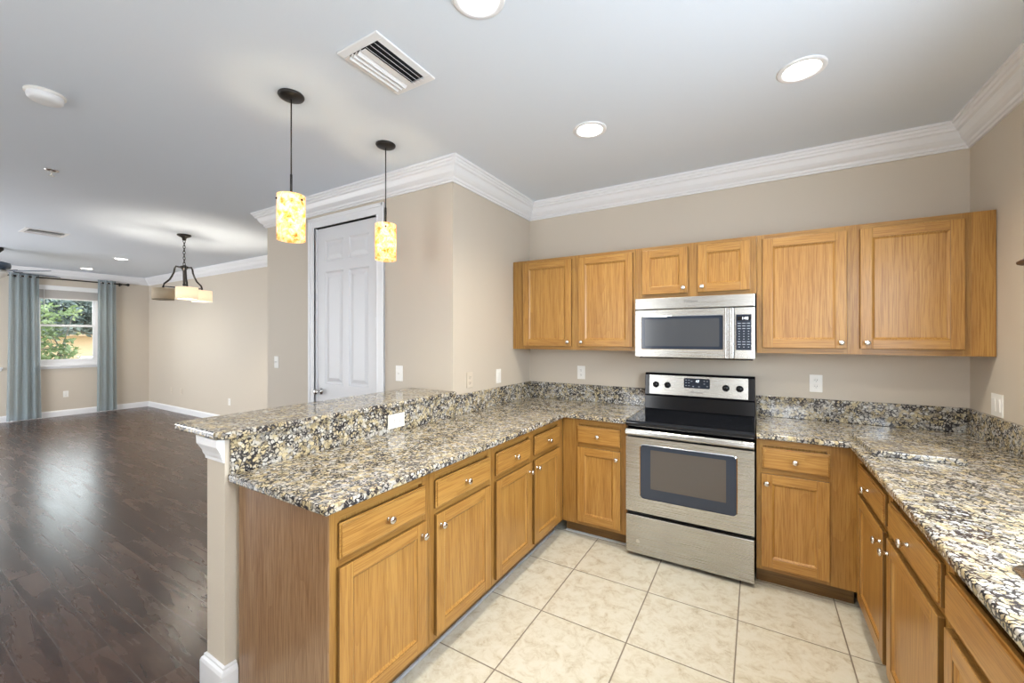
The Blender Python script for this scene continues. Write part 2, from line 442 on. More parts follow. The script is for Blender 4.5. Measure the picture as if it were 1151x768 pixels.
# ------------------------------------------------------------------ mesh builder
class MB:
    def __init__(s):
        s.bm = bmesh.new()
    def face(s, pts, mi=0, smooth=False):
        f = s.bm.faces.new([s.bm.verts.new(p) for p in pts])
        f.material_index = mi
        f.smooth = smooth
        return f
    def box(s, x0, x1, y0, y1, z0, z1, mi=0, bev=0.0, seg=2, edge=None):
        b = bmesh.new() if bev else s.bm
        v = [b.verts.new((x, y, z)) for z in (z0, z1) for y in (y0, y1) for x in (x0, x1)]
        for q in ((0, 2, 3, 1), (4, 5, 7, 6), (0, 1, 5, 4), (2, 6, 7, 3), (0, 4, 6, 2), (1, 3, 7, 5)):
            f = b.faces.new([v[i] for i in q])
            f.material_index = mi
        if bev:
            bmesh.ops.bevel(b, geom=b.edges[:], offset=bev, segments=seg, profile=0.6, affect='EDGES')
            if edge is not None:
                b.normal_update()
                for f in b.faces:
                    if abs(f.normal.y) < 0.4:
                        f.material_index = edge
            s.merge(b)
    def merge(s, b):
        mp = {}
        for v in b.verts:
            mp[v] = s.bm.verts.new(v.co)
        for f in b.faces:
            g = s.bm.faces.new([mp[v] for v in f.verts])
            g.material_index = f.material_index
            g.smooth = f.smooth
        b.free()
    def prism(s, poly, axis, a0, a1, mi=0, smooth=False):
        # poly: 2d points; axis: extrusion axis 0/1/2; the other two axes in order
        def P(p, a):
            r = list(p)
            r.insert(axis, a)
            return tuple(r)
        n = len(poly)
        lo = [s.bm.verts.new(P(p, a0)) for p in poly]
        hi = [s.bm.verts.new(P(p, a1)) for p in poly]
        for i in range(n):
            f = s.bm.faces.new([lo[i], lo[(i + 1) % n], hi[(i + 1) % n], hi[i]])
            f.material_index = mi
            f.smooth = smooth
        for c in (lo[::-1], hi):
            f = s.bm.faces.new(c)
            f.material_index = mi
    def lathe(s, prof, c=(0, 0, 0), axis=2, n=24, mi=0, smooth=True, sign=1):
        # prof: (radius, height along axis)
        rings = []
        for r, h in prof:
            ring = []
            if r < 1e-6:
                p = [0, 0, 0]
                p[axis] = h * sign
                ring = [s.bm.verts.new((p[0] + c[0], p[1] + c[1], p[2] + c[2]))]
            else:
                for i in range(n):
                    a = 2 * PI * i / n
                    p = [r * math.cos(a), r * math.sin(a)]
                    p.insert(axis, h * sign)
                    ring.append(s.bm.verts.new((p[0] + c[0], p[1] + c[1], p[2] + c[2])))
            rings.append(ring)
        for a, b in zip(rings, rings[1:]):
            for i in range(n):
                j = (i + 1) % n
                if len(a) == 1 and len(b) == 1:
                    continue
                if len(a) == 1:
                    q = [a[0], b[i], b[j]]
                elif len(b) == 1:
                    q = [a[i], a[j], b[0]]
                else:
                    q = [a[i], a[j], b[j], b[i]]
                f = s.bm.faces.new(q)
                f.material_index = mi
                f.smooth = smooth
    def tube(s, pts, r, n=10, mi=0, closed=False):
        pts = [Vector(p) for p in pts]
        rings = []
        up = Vector((0.13, 0.21, 1)).normalized()
        N = len(pts)
        for i, p in enumerate(pts):
            if closed:
                t = pts[(i + 1) % N] - pts[i - 1]
            else:
                t = pts[min(i + 1, N - 1)] - pts[max(i - 1, 0)]
            t.normalize()
            u = t.cross(up)
            if u.length < 1e-3:
                u = t.cross(Vector((1, 0, 0)))
            u.normalize()
            w = t.cross(u)
            rr = r[i] if isinstance(r, (list, tuple)) else r
            rings.append([s.bm.verts.new(p + (u * math.cos(2 * PI * k / n) + w * math.sin(2 * PI * k / n)) * rr) for k in range(n)])
        prs = list(zip(rings, rings[1:]))
        if closed:
            prs.append((rings[-1], rings[0]))
        for a, b in prs:
            for k in range(n):
                f = s.bm.faces.new([a[k], a[(k + 1) % n], b[(k + 1) % n], b[k]])
                f.material_index = mi
                f.smooth = True
        if not closed:
            for c in (rings[0][::-1], rings[-1]):
                f = s.bm.faces.new(c)
                f.material_index = mi
    def sphere(s, c, r, mi=0, n=16, sc=(1, 1, 1)):
        b = bmesh.new()
        bmesh.ops.create_uvsphere(b, u_segments=n, v_segments=n // 2, radius=r)
        for v in b.verts:
            v.co = Vector((v.co.x * sc[0] + c[0], v.co.y * sc[1] + c[1], v.co.z * sc[2] + c[2]))
        for f in b.faces:
            f.smooth = True
            f.material_index = mi
        s.merge(b)
    def cells(s, xs, ys, filled, z0, z1, mi=0):
        V = {}
        def vt(i, j, z):
            k = (i, j, z)
            if k not in V:
                V[k] = s.bm.verts.new((xs[i], ys[j], z))
            return V[k]
        F = set(filled)
        for (i, j) in F:
            f1 = s.bm.faces.new([vt(i, j, z1), vt(i + 1, j, z1), vt(i + 1, j + 1, z1), vt(i, j + 1, z1)])
            f2 = s.bm.faces.new([vt(i, j, z0), vt(i, j + 1, z0), vt(i + 1, j + 1, z0), vt(i + 1, j, z0)])
            f1.material_index = f2.material_index = mi
            for (di, dj, a, b) in ((0, -1, (0, 0), (1, 0)), (1, 0, (1, 0), (1, 1)), (0, 1, (1, 1), (0, 1)), (-1, 0, (0, 1), (0, 0))):
                if (i + di, j + dj) not in F:
                    f = s.bm.faces.new([vt(i + a[0], j + a[1], z0), vt(i + b[0], j + b[1], z0), vt(i + b[0], j + b[1], z1), vt(i + a[0], j + a[1], z1)])
                    f.material_index = mi
    def build(s, name, mats, parent=None, loc=(0, 0, 0), rot=(0, 0, 0), bevel=0.0, seg=2, label=None, recalc=True):
        if recalc:
            bmesh.ops.recalc_face_normals(s.bm, faces=s.bm.faces[:])
        me = bpy.data.meshes.new(name)
        s.bm.to_mesh(me)
        s.bm.free()
        if not isinstance(mats, (list, tuple)):
            mats = [mats]
        for m in mats:
            me.materials.append(M[m] if isinstance(m, str) else m)
        o = bpy.data.objects.new(name, me)
        COL.objects.link(o)
        o.location = loc
        o.rotation_euler = rot
        if parent:
            o.parent = parent
        if bevel:
            md = o.modifiers.new('bevel', 'BEVEL')
            md.width = bevel
            md.segments = seg
            md.limit_method = 'ANGLE'
            md.angle_limit = math.radians(40)
        if label:
            o['label'] = label
        return o

def tag(o, label, cat, group=None):
    o['label'] = label
    o['category'] = cat
    if group:
        o['group'] = group
    return o
def thing(name, loc, rz, label, cat, group=None):
    o = bpy.data.objects.new(name, None)
    COL.objects.link(o)
    o.location = loc
    o.rotation_euler = (0, 0, rz)
    o.empty_display_size = 0.1
    return tag(o, label, cat, group)
def struct(o):
    o['kind'] = 'structure'
    return o
def dup(root, loc, label, rz=None):
    r = root.copy()
    COL.objects.link(r)
    r.location = loc
    if rz is not None:
        r.rotation_euler = (0, 0, rz)
    r['label'] = label
    for ch in list(root.children):
        c = ch.copy()
        COL.objects.link(c)
        c.parent = r
        for g in list(ch.children):
            d = g.copy()
            COL.objects.link(d)
            d.parent = c
    return r
def sbox(name, x0, x1, y0, y1, z0, z1, m, parent=None, bev=0.0):
    b = MB()
    b.box(x0, x1, y0, y1, z0, z1, 0, bev)
    return b.build(name, m, parent)
def words(txt, size, name, mat, parent, loc, rot, align='CENTER', depth=0.0004):
    cu = bpy.data.curves.new(name, 'FONT')
    cu.body = txt
    cu.size = size
    cu.align_x = align
    cu.align_y = 'CENTER'
    cu.extrude = depth
    t = bpy.data.objects.new(name + '_c', cu)
    COL.objects.link(t)
    dg = bpy.context.evaluated_depsgraph_get()
    me = bpy.data.meshes.new_from_object(t.evaluated_get(dg))
    bpy.data.objects.remove(t, do_unlink=True)
    bpy.data.curves.remove(cu)
    me.materials.clear()
    me.materials.append(M[mat])
    o = bpy.data.objects.new(name, me)
    COL.objects.link(o)
    o.location = loc
    o.rotation_euler = rot
    o.parent = parent
    return o

# ------------------------------------------------------------------ dimensions
RW = 2.956          # kitchen width, back wall from x=0 to RW
LY = -1.155         # pantry wall plane
PX = -2.42          # pantry block's left end
FX, FY = -9.371, 0.085   # window wall, dining wall
SY = -5.4           # wall behind the camera
CH = 2.74
T = 0.12

# ------------------------------------------------------------------ shell
def wall_cells(name, axis, plane0, plane1, us, zs, holes, mat='wall'):
    """wall with openings: axis = the wall's normal axis (0 or 1); us along the wall"""
    b = MB()
    fl = [(i, j) for i in range(len(us) - 1) for j in range(len(zs) - 1) if (i, j) not in holes]
    b.cells(us, zs, fl, plane0, plane1)
    for v in b.bm.verts:
        u, z, p = v.co
        v.co = (p, u, z) if axis == 0 else (u, p, z)
    return struct(b.build(name, mat))

struct(sbox('floor', 0.0, RW + T, SY - T, T, -0.08, 0.0, 'tile'))
struct(sbox('floor_living', FX - T, 0.0, SY - T, FY + T, -0.08, 0.0, 'wood'))
struct(sbox('ceiling', FX - T, RW + T, SY - T, FY + T, CH, CH + 0.15, 'ceil'))
struct(sbox('wall_back', -T, RW + T, 0, T, 0, CH, 'wall'))
struct(sbox('wall_left', -T, 0, LY + T, 0, 0, CH, 'wall'))
DX0, DX1, DH = -1.612, -0.792, 2.475
wall_cells('wall_pantry', 1, LY, LY + T, [PX, DX0, DX1, 0.0], [0, DH, CH], {(1, 0)})
struct(sbox('wall_pantry_side', PX, PX + T, LY + T, FY, 0, CH, 'wall'))
struct(sbox('wall_dining', FX - T, -T, FY, FY + T, 0, CH, 'wall'))
WY = [SY - T, -2.78, -1.935, -1.53, -0.70, FY]
wall_cells('wall_window', 0, FX - T, FX, WY, [0, 0.955, 2.45, CH], {(1, 1), (3, 1)})
wall_cells('wall_right', 0, RW, RW + T, [SY - T, -3.3, -1.8, 0], [0, 1.16, 2.2, CH], {(1, 1)})
wall_cells('wall_behind', 1, SY - T, SY, [FX - T, -7.95, -4.85, -0.60, 0.0, 2.05, 2.65, RW + T], [0.0, 0.08, 0.65, 2.35, 2.45, CH], {(1, 1), (1, 2), (3, 2), (5, 2)})  # two narrow openings behind the camera are added for the rear fill lamps
# half wall carrying the raised bar
struct(sbox('wall_bar', -0.150, 0.0, -2.620, LY, 0, 1.060, 'wall'))

# crown moulding, swept along the walls with mitred corners
def sweep(name, path, prof, mat, closed=False):
    """path: xy points, room on the left of the direction of travel; prof: (out, z)"""
    b = MB()
    P = [Vector(p) for p in path]
    rows = []
    for i, p in enumerate(P):
        d0 = (P[i] - P[i - 1]).normalized() if i else None
        d1 = (P[i + 1] - P[i]).normalized() if i < len(P) - 1 else None
        n0 = Vector((-d0.y, d0.x)) if d0 else None
        n1 = Vector((-d1.y, d1.x)) if d1 else None
        if n0 is None:
            m = n1
        elif n1 is None:
            m = n0
        else:
            m = (n0 + n1)
            m = m / (1 + n0.dot(n1))
        rows.append([b.bm.verts.new((p.x + m.x * o, p.y + m.y * o, z)) for o, z in prof])
    k = len(prof)
    for r0, r1 in zip(rows, rows[1:]):
        for i in range(k):
            b.bm.faces.new([r0[i], r0[(i + 1) % k], r1[(i + 1) % k], r1[i]])
    b.bm.faces.new(rows[0])
    b.bm.faces.new(rows[-1][::-1])
    return struct(b.build(name, mat))

crown = [(0, 2.594), (0.013, 2.594), (0.015, 2.606), (0.024, 2.610), (0.027, 2.624), (0.040, 2.634), (0.054, 2.650), (0.064, 2.672),
         (0.070, 2.684), (0.083, 2.690), (0.086, 2.704), (0.095, 2.708), (0.098, 2.722), (0.108, 2.724), (0.108, CH), (0, CH)]
sweep('trim_1', [(RW, SY), (RW, 0), (0, 0), (0, LY), (PX, LY), (PX, FY), (FX, FY), (FX, SY)], crown, 'trim')
base = [(0, 0), (0.016, 0), (0.016, 0.085), (0.012, 0.100), (0.006, 0.108), (0, 0.110)]
sweep('baseboard_far', [(PX, FY), (FX, FY), (FX, SY)], base, 'trim')
sweep('baseboard_pantry', [(DX0 - 0.105, LY), (PX, LY), (PX, FY)], base, 'trim')
base2 = [(0, 0), (0.020, 0), (0.020, 0.100), (0.016, 0.112), (0.009, 0.118), (0.009, 0.126), (0, 0.130)]
sweep('baseboard_bar', [(0.0, -2.578), (0.0, -2.620), (-0.150, -2.620), (-0.150, LY)], base2, 'trim')
# flared trim that carries the bar top
cap = [(0, 0.962), (0.010, 0.962), (0.012, 0.974), (0.022, 0.984), (0.028, 0.998), (0.045, 1.018), (0.056, 1.028), (0.058, 1.060), (0, 1.060)]
sweep('trim_2', [(0.0, -2.620), (-0.150, -2.620), (-0.150, LY)], [(o * 0.52, z) for o, z in cap], 'trim')

# ------------------------------------------------------------------ pantry door
def pantry_door():
    w = DX1 - DX0
    root = MB()
    # frame leaf: six raised panels sunk in the face; y=0 is the wall face, leaf face sits at y=+0.012
    fy, by, py = 0.014, 0.052, 0.024
    xs = [0.004, 0.115, 0.375, w - 0.375, w - 0.115, w - 0.004]
    zs = [0.010, 0.20, 0.86, 1.055, 2.075, 2.165, 2.358, DH - 0.004]
    for i in range(5):
        for j in range(7):
            hole = i in (1, 3) and j in (1, 3, 5)
            x0, x1, z0, z1 = xs[i], xs[i + 1], zs[j], zs[j + 1]
            if not hole:
                root.face([(x0, fy, z0), (x1, fy, z0), (x1, fy, z1), (x0, fy, z1)])
            else:
                steps = [(0, fy), (0.014, py), (0.026, py), (0.058, fy + 0.003)]
                for (d0, y0), (d1, y1) in zip(steps, steps[1:]):
                    a = [(x0 + d0, y0, z0 + d0), (x1 - d0, y0, z0 + d0), (x1 - d0, y0, z1 - d0), (x0 + d0, y0, z1 - d0)]
                    c = [(x0 + d1, y1, z0 + d1), (x1 - d1, y1, z0 + d1), (x1 - d1, y1, z1 - d1), (x0 + d1, y1, z1 - d1)]
                    for q in range(4):
                        root.face([a[q], a[(q + 1) % 4], c[(q + 1) % 4], c[q]])
                d, y = steps[-1]
                root.face([(x0 + d, y, z0 + d), (x1 - d, y, z0 + d), (x1 - d, y, z1 - d), (x0 + d, y, z1 - d)])
    x0, x1, z0, z1 = xs[0], xs[-1], zs[0], zs[-1]
    root.face([(x0, by, z0), (x0, by, z1), (x1, by, z1), (x1, by, z0)])
    root.face([(x0, fy, z0), (x0, fy, z1), (x0, by, z1), (x0, by, z0)])
    root.face([(x1, fy, z0), (x1, by, z0), (x1, by, z1), (x1, fy, z1)])
    root.face([(x0, fy, z1), (x1, fy, z1), (x1, by, z1), (x0, by, z1)])
    bmesh.ops.remove_doubles(root.bm, verts=root.bm.verts[:], dist=1e-5)
    d = struct(root.build('door_1', 'door', None, (DX0, LY, 0)))
    # casing
    c = MB()
    cw = 0.088
    for x0, x1 in ((-cw - 0.006, -0.006), (w + 0.006, w + 0.006 + cw)):
        c.box(x0, x1, -0.012, 0.0, 0, DH + 0.006 + cw, 0)
        o = x0 if x0 < 0 else x1 - 0.03
        c.box(o, o + 0.03, -0.020, 0.0, 0, DH + 0.006 + cw, 0, 0.004)
        i = x1 - 0.012 if x0 < 0 else x0
        c.box(i, i + 0.012, -0.016, 0.0, 0, DH + 0.006, 0, 0.003)
    c.box(-0.006, w + 0.006, -0.012, 0.0, DH + 0.006, DH + 0.006 + cw)
    c.box(-cw, w + cw, -0.020, 0.0, DH + 0.006 + cw - 0.03, DH + 0.006 + cw, 0, 0.004)
    c.box(-0.006, 0.004, 0.0, 0.10, 0, DH)
    c.box(w - 0.004, w + 0.006, 0.0, 0.10, 0, DH)
    c.box(-0.006, w + 0.006, 0.0, 0.10, DH, DH + 0.006)
    c.build('door_casing', 'trim', d)
    k = MB()
    k.lathe([(0.0, 0.0), (0.031, 0.0), (0.031, 0.005), (0.024, 0.010), (0.011, 0.014), (0.011, 0.030), (0.020, 0.036), (0.027, 0.046), (0.028, 0.056), (0.022, 0.066), (0.010, 0.071), (0, 0.072)], (0.060, fy, 0.985), 1, 20, 0, True, -1)
    k.build('door_knob', 'nickel', d, label='round satin nickel door knob')
    for z in (0.25, 1.60, 2.28):
        h = MB()
        h.tube([(w - 0.004, fy - 0.005, z - 0.05), (w - 0.004, fy - 0.005, z + 0.05)], 0.006, 8)
        h.box(w - 0.035, w - 0.004, fy - 0.002, fy + 0.001, z - 0.045, z + 0.045)
        h.build('hinge', 'trim', d)
pantry_door()

# ------------------------------------------------------------------ windows
def window(name, y0, y1, z0, z1):
    f = MB()
    X0, X1 = FX - 0.085, FX - 0.035
    fr = 0.045
    f.box(X0, X1, y0, y0 + fr, z0, z1)
    f.box(X0, X1, y1 - fr, y1, z0, z1)
    f.box(X0, X1, y0 + fr, y1 - fr, z1 - fr, z1)
    f.box(X0, X1, y0 + fr, y1 - fr, z0, z0 + 0.075)
    w = struct(f.build(name, 'trim', bevel=0.003))
    zm = 1.705
    s = MB()
    for (a, b_, xs) in ((z0 + 0.075, zm + 0.02, X1 - 0.018), (zm - 0.02, z1 - fr, X0 + 0.004)):
        s_ = 0.028
        s.box(xs, xs + 0.022, y0 + fr, y0 + fr + s_, a, b_)
        s.box(xs, xs + 0.022, y1 - fr - s_, y1 - fr, a, b_)
        s.box(xs, xs + 0.022, y0 + fr + s_, y1 - fr - s_, b_ - 0.04, b_)
        s.box(xs, xs + 0.022, y0 + fr + s_, y1 - fr - s_, a, a + 0.04)
    s.build('window_sash', 'trim', w)
    for a, b_, xs in ((z0 + 0.11, zm - 0.02, X1 - 0.008), (zm + 0.02, z1 - fr - 0.04, X0 + 0.014)):
        g = MB()
        g.box(xs, xs + 0.004, y0 + fr + 0.02, y1 - fr - 0.02, a, b_)
        g.build('window_pane', 'glass', w)
    t = MB()
    t.box(FX - 0.035, FX + 0.045, y0 - 0.03, y1 + 0.03, z0 - 0.022, z0 + 0.002, 0, 0.005)
    t.box(FX + 0.0005, FX + 0.014, y0 - 0.02, y1 + 0.02, z0 - 0.06, z0 - 0.022, 0, 0.003)
    t.build('window_sill', 'trim', w)
    return w
window('window_1', -1.53, -0.70, 0.955, 2.45)
window('window_2', -2.78, -1.935, 0.955, 2.45)
def blind(y0, y1, label):
    t = thing('window_blind', (FX - 0.02, (y0 + y1) / 2, 2.45), 0, label, 'blind', 'raised window blinds')
    h = (y1 - y0) / 2 - 0.006
    b = MB()
    b.box(-0.014, 0.030, -h, h, -0.085, -0.002, 0, 0.004)
    b.box(0.030, 0.036, -h, h, -0.075, -0.030, 0, 0.002)
    b.build('valance', 'blind', t)
    b = MB()
    for i in range(16):
        z = -0.088 - i * 0.0095
        b.box(-0.010, 0.026, -h + 0.004, h - 0.004, z - 0.0035, z)
    b.box(-0.008, 0.024, -h + 0.005, h - 0.005, -0.240, -0.086)
    b.build('slat_stack', 'slats', t)
    b = MB()
    b.box(-0.010, 0.026, -h + 0.004, h - 0.004, -0.258, -0.240, 0, 0.003)
    b.build('bottom_rail', 'blind', t)
    b = MB()
    b.tube([(0.038, -h + 0.10, -0.06), (0.038, -h + 0.10, -0.52)], 0.004, 8)
    b.build('tilt_wand', 'blind', t)
blind(-1.53, -0.70, 'white blind drawn up to the top of the window between the two curtains')
blind(-2.78, -1.935, 'white blind drawn up behind the left curtain at the edge of the photo')

# ------------------------------------------------------------------ cabinets
def panel_door(w, h, mi_ok=True, fr=0.056, knob=None, parent=None, x0=0, z0=0, name='door'):
    """frame-and-panel door in local coords, front at y=-0.019, origin at the cabinet"""
    t = 0.019
    b = MB()
    x1, z1 = x0 + w, z0 + h
    def slab(xa, xb, za, zb, mi):
        b.box(xa, xb, -t, -0.001, za, zb, mi, 0.0035, 2, edge=2)
    slab(x0, x0 + fr, z0, z1, 0)
    slab(x1 - fr, x1, z0, z1, 0)
    slab(x0 + fr - 0.001, x1 - fr + 0.001, z0, z0 + fr, 1)
    slab(x0 + fr - 0.001, x1 - fr + 0.001, z1 - fr, z1, 1)
    d = b.build(name, ['oakz', 'oakx', 'oakedge'], parent)
    p = MB()
    a0, a1, c0, c1 = x0 + fr - 0.002, x1 - fr + 0.002, z0 + fr - 0.002, z1 - fr + 0.002
    st = [(0, -t + 0.003), (0.004, -t + 0.004), (0.013, -t + 0.0105), (0.014, -t + 0.0105)]
    for (d0, ya), (d1, yb) in zip(st, st[1:]):
        q = [(a0 + d0, ya, c0 + d0), (a1 - d0, ya, c0 + d0), (a1 - d0, ya, c1 - d0), (a0 + d0, ya, c1 - d0)]
        r = [(a0 + d1, yb, c0 + d1), (a1 - d1, yb, c0 + d1), (a1 - d1, yb, c1 - d1), (a0 + d1, yb, c1 - d1)]
        for k in range(4):
            p.face([q[k], q[(k + 1) % 4], r[(k + 1) % 4], r[k]])
    dd, yy = st[-1]
    p.face([(a0 + dd, yy, c0 + dd), (a1 - dd, yy, c0 + dd), (a1 - dd, yy, c1 - dd), (a0 + dd, yy, c1 - dd)])
    p.build('panel', 'oakz', d)
    if knob:
        add_knob(d, knob[0], -t, knob[1])
    return d
def add_knob(parent, x, y, z):
    k = MB()
    k.lathe([(0, 0), (0.0085, 0), (0.0075, 0.003), (0.0055, 0.006), (0.0055, 0.013), (0.010, 0.018), (0.0145, 0.022), (0.0155, 0.026), (0.013, 0.030), (0.006, 0.032), (0, 0.0325)], (x, y, z), 1, 18, 0, True, -1)
    k.build('knob', 'nickel', parent, label='satin nickel round knob')
def drawer_front(x0, x1, z0, z1, parent, knob=True, name='drawer'):
    b = MB()
    b.box(x0, x1, -0.012, -0.001, z0, z1, 0, 0.003, edge=1)
    b.box(x0 + 0.007, x1 - 0.007, -0.019, -0.010, z0 + 0.007, z1 - 0.007, 0, 0.0045, 3)
    d = b.build(name, ['oakx', 'oakedge'], parent)
    if knob:
        add_knob(d, (x0 + x1) / 2, -0.019, (z0 + z1) / 2)
    return d
def base_cabinet(loc, rz, w, depth, label, drawers, doors, left_end=False, strip=False, stub=None, fronts=(), kick_in=0.07, open_l=0.0, hollow=False):
    """local frame: face frame at y=0 facing -y, x 0..w; z from the floor"""
    t = thing('base_cabinet', loc, rz, label, 'cabinet')
    b = MB()
    z0, z1 = 0.102, 0.881
    if hollow:
        b.cells([0.0005, 0.018, w - 0.018, w - 0.0005], [0.019, depth - 0.012, depth], [(0, 0), (2, 0), (0, 1), (1, 1), (2, 1)], z0 + 0.018, z1)
        b.box(0.0005, w - 0.0005, 0.019, depth, z0, z0 + 0.0175)
    else:
        b.box(0.0005, w - 0.0005, 0.019, depth, z0, z1)
    b.build('carcass', 'oakz', t)
    # face frame: stiles and rails around the fronts
    f = MB()
    us = sorted({0.0005, w - 0.0005} | {round(v, 4) for (a, c, *_r) in doors for v in (a + 0.012, c - 0.012)})
    f.box(0.0005, w - 0.0005, 0.0, 0.019, z0, 0.150, 1)
    f.box(0.0005, w - 0.0005, 0.0, 0.019, 0.840, z1, 1)
    f.box(0.0005, w - 0.0005, 0.0, 0.019, 0.665, 0.720, 1)
    edges = [0.0005]
    for (a, c, *_r) in sorted(doors):
        edges += [a + 0.012, c - 0.012]
    edges.append(w - 0.0005)
    for a, c in zip(edges[0::2], edges[1::2]):
        f.box(a, c, -0.0004, 0.019, z0, z1, 0)
    f.build('face_frame', ['oakframe', 'oakframex'], t)
    k = MB()
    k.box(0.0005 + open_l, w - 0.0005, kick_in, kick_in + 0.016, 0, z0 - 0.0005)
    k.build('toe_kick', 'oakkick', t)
    if strip:
        k = MB()
        k.box(0.0005, w - 0.0005, kick_in - 0.009, kick_in - 0.0005, 0, 0.013)
        k.build('caulk_strip', 'caulk', t, label='pale grey strip along the floor')
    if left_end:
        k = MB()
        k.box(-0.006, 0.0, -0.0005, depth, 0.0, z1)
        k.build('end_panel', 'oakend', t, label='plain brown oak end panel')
    for (a, c, za, zb) in drawers:
        drawer_front(a, c, za, zb, t)
    for (a, c, za, zb) in fronts:
        drawer_front(a, c, za, zb, t, knob=False, name='false_front')
    for (a, c, za, zb, kx) in doors:
        panel_door(c - a, zb - za, parent=t, x0=a, z0=za, knob=(c - 0.028 if kx > 0 else a + 0.028, zb - 0.052))
    return t
DRZ = (0.703, 0.830)
DOZ = (0.128, 0.676)
PF, PE = 0.616, -2.574     # peninsula face plane x, end y
def pen(a, b):              # world y -> local x on the peninsula (facing +x)
    return (a - PE, b - PE)
def pcab(y0, y1, label, dr, do, **kw):
    L = lambda v: v - y0
    return base_cabinet((PF, y0, 0), PI / 2, y1 - y0, PF - 0.03, label,
                        [(L(a), L(b), *DRZ) for a, b in dr], [(L(a), L(b), *DOZ, k) for a, b, k in do], strip=True, **kw)
pcab(PE, -2.080, 'oak base cabinet at the free end of the peninsula, plain brown end panel', [(-2.543, -2.113)], [(-2.547, -2.113, 1)], left_end=True)
pcab(-2.079, -1.580, 'oak base cabinet with one drawer and one door, second from the peninsula end', [(-2.048, -1.610)], [(-2.048, -1.610, -1)])
pcab(-1.579, -0.616, 'double oak base cabinet of the peninsula, next to the inside corner', [(-1.548, -1.151), (-1.090, -0.703)], [(-1.553, -1.143, 1), (-1.098, -0.700, -1)])
BFY = -0.613
def bcab(x0, x1, label, dr, do, **kw):
    L = lambda v: v - x0
    return base_cabinet((x0, BFY, 0), 0, x1 - x0, -BFY - 0.004, label, [(L(a), L(b), *DRZ) for a, b in dr], [(L(a), L(b), *DOZ, k) for a, b, k in do], **kw)
bcab(0.6175, 1.100, 'narrow oak base cabinet between the inside corner and the left side of the range', [(0.736, 1.058)], [(0.740, 1.060, 1)], strip=True)
bcab(1.8725, 2.337, 'oak base cabinet with one drawer and door right of the range', [(1.900, 2.222)], [(1.896, 2.220, -1)])
RFX = 2.337
def rcab(y0, y1, label, dr, do, fr=(), **kw):      # faces -x; local x runs towards -y
    L = lambda v: y0 - v
    return base_cabinet((RFX, y0, 0), -PI / 2, y0 - y1, RW - RFX - 0.004, label,
                        [(L(a), L(b), *DRZ) for a, b in dr], [(L(a), L(b), *DOZ, k) for a, b, k in do], fronts=[(L(a), L(b), *DRZ) for a, b in fr], **kw)
rcab(-0.6145, -1.268, 'oak base cabinet under the right counter, in the corner beside the short filler', [(-0.738, -1.235)], [(-0.738, -1.228, 1)])
rcab(-1.269, -1.846, 'oak base cabinet under the middle of the right counter', [(-1.300, -1.822)], [(-1.285, -1.822, -1)])
rcab(-1.847, -2.78, 'oak sink cabinet with a knobless false drawer front at the right photo edge', [], [(-1.868, -2.30, 1), (-2.335, -2.755, -1)], [(-1.868, -2.755)], hollow=True)
rcab(-2.781, -3.40, 'oak base cabinet beyond the sink, out of frame', [(-2.81, -3.37)], [(-2.81, -3.37, 1)])

def wall_cabinet(x0, x1, z0, z1, label, doors, filler=None):
    t = thing('wall_cabinet', (x0, -0.313, z0), 0, label, 'cabinet')
    w, h = x1 - x0, z1 - z0
    b = MB()
    b.box(0.0005, w - 0.0005, 0.019, 0.309, 0, h)
    b.build('carcass', 'oakz', t)
    f = MB()
    f.box(0.0005, w - 0.0005, 0, 0.019, -0.0004, 0.045, 1)
    f.box(0.0005, w - 0.0005, 0, 0.019, h - 0.045, h + 0.0004, 1)
    edges = [0.0005]
    for (a, c, za, zb, kx) in doors:
        edges += [a - x0 + 0.012, c - x0 - 0.012]
    edges.append(w - 0.0005)
    for a, c in zip(edges[0::2], edges[1::2]):
        f.box(a, c, -0.0004, 0.019, 0, h, 0)
    f.build('face_frame', ['oakframe', 'oakframex'], t)
    for (a, c, za, zb, kx) in doors:
        panel_door(c - a, zb - za, parent=t, x0=a - x0, z0=za - z0, knob=((c - x0 - 0.027) if kx > 0 else (a - x0 + 0.030), za - z0 + 0.036))
    if filler:
        p = MB()
        p.box(filler[0] - x0, filler[1] - x0, -0.0025, 0.018, 0, h, 0, 0.001)
        p.build('filler_panel', 'oakz', t, label='plain oak filler panel against the right wall')
    return t
wall_cabinet(0.002, 1.083, 1.376, 2.149, 'double door oak wall cabinet in the left corner', [(0.114, 0.566, 1.405, 2.124, 1), (0.628, 1.066, 1.405, 2.124, -1)])
wall_cabinet(1.084, 1.872, 1.768, 2.149, 'short oak wall cabinet with two small doors above the microwave', [(1.137, 1.453, 1.795, 2.124, 1), (1.517, 1.836, 1.795, 2.124, -1)])
wall_cabinet(1.873, 2.953, 1.376, 2.149, 'large double door oak wall cabinet right of the microwave', [(1.906, 2.338, 1.410, 2.118, 1), (2.399, 2.834, 1.410, 2.118, -1)], (2.862, 2.953))

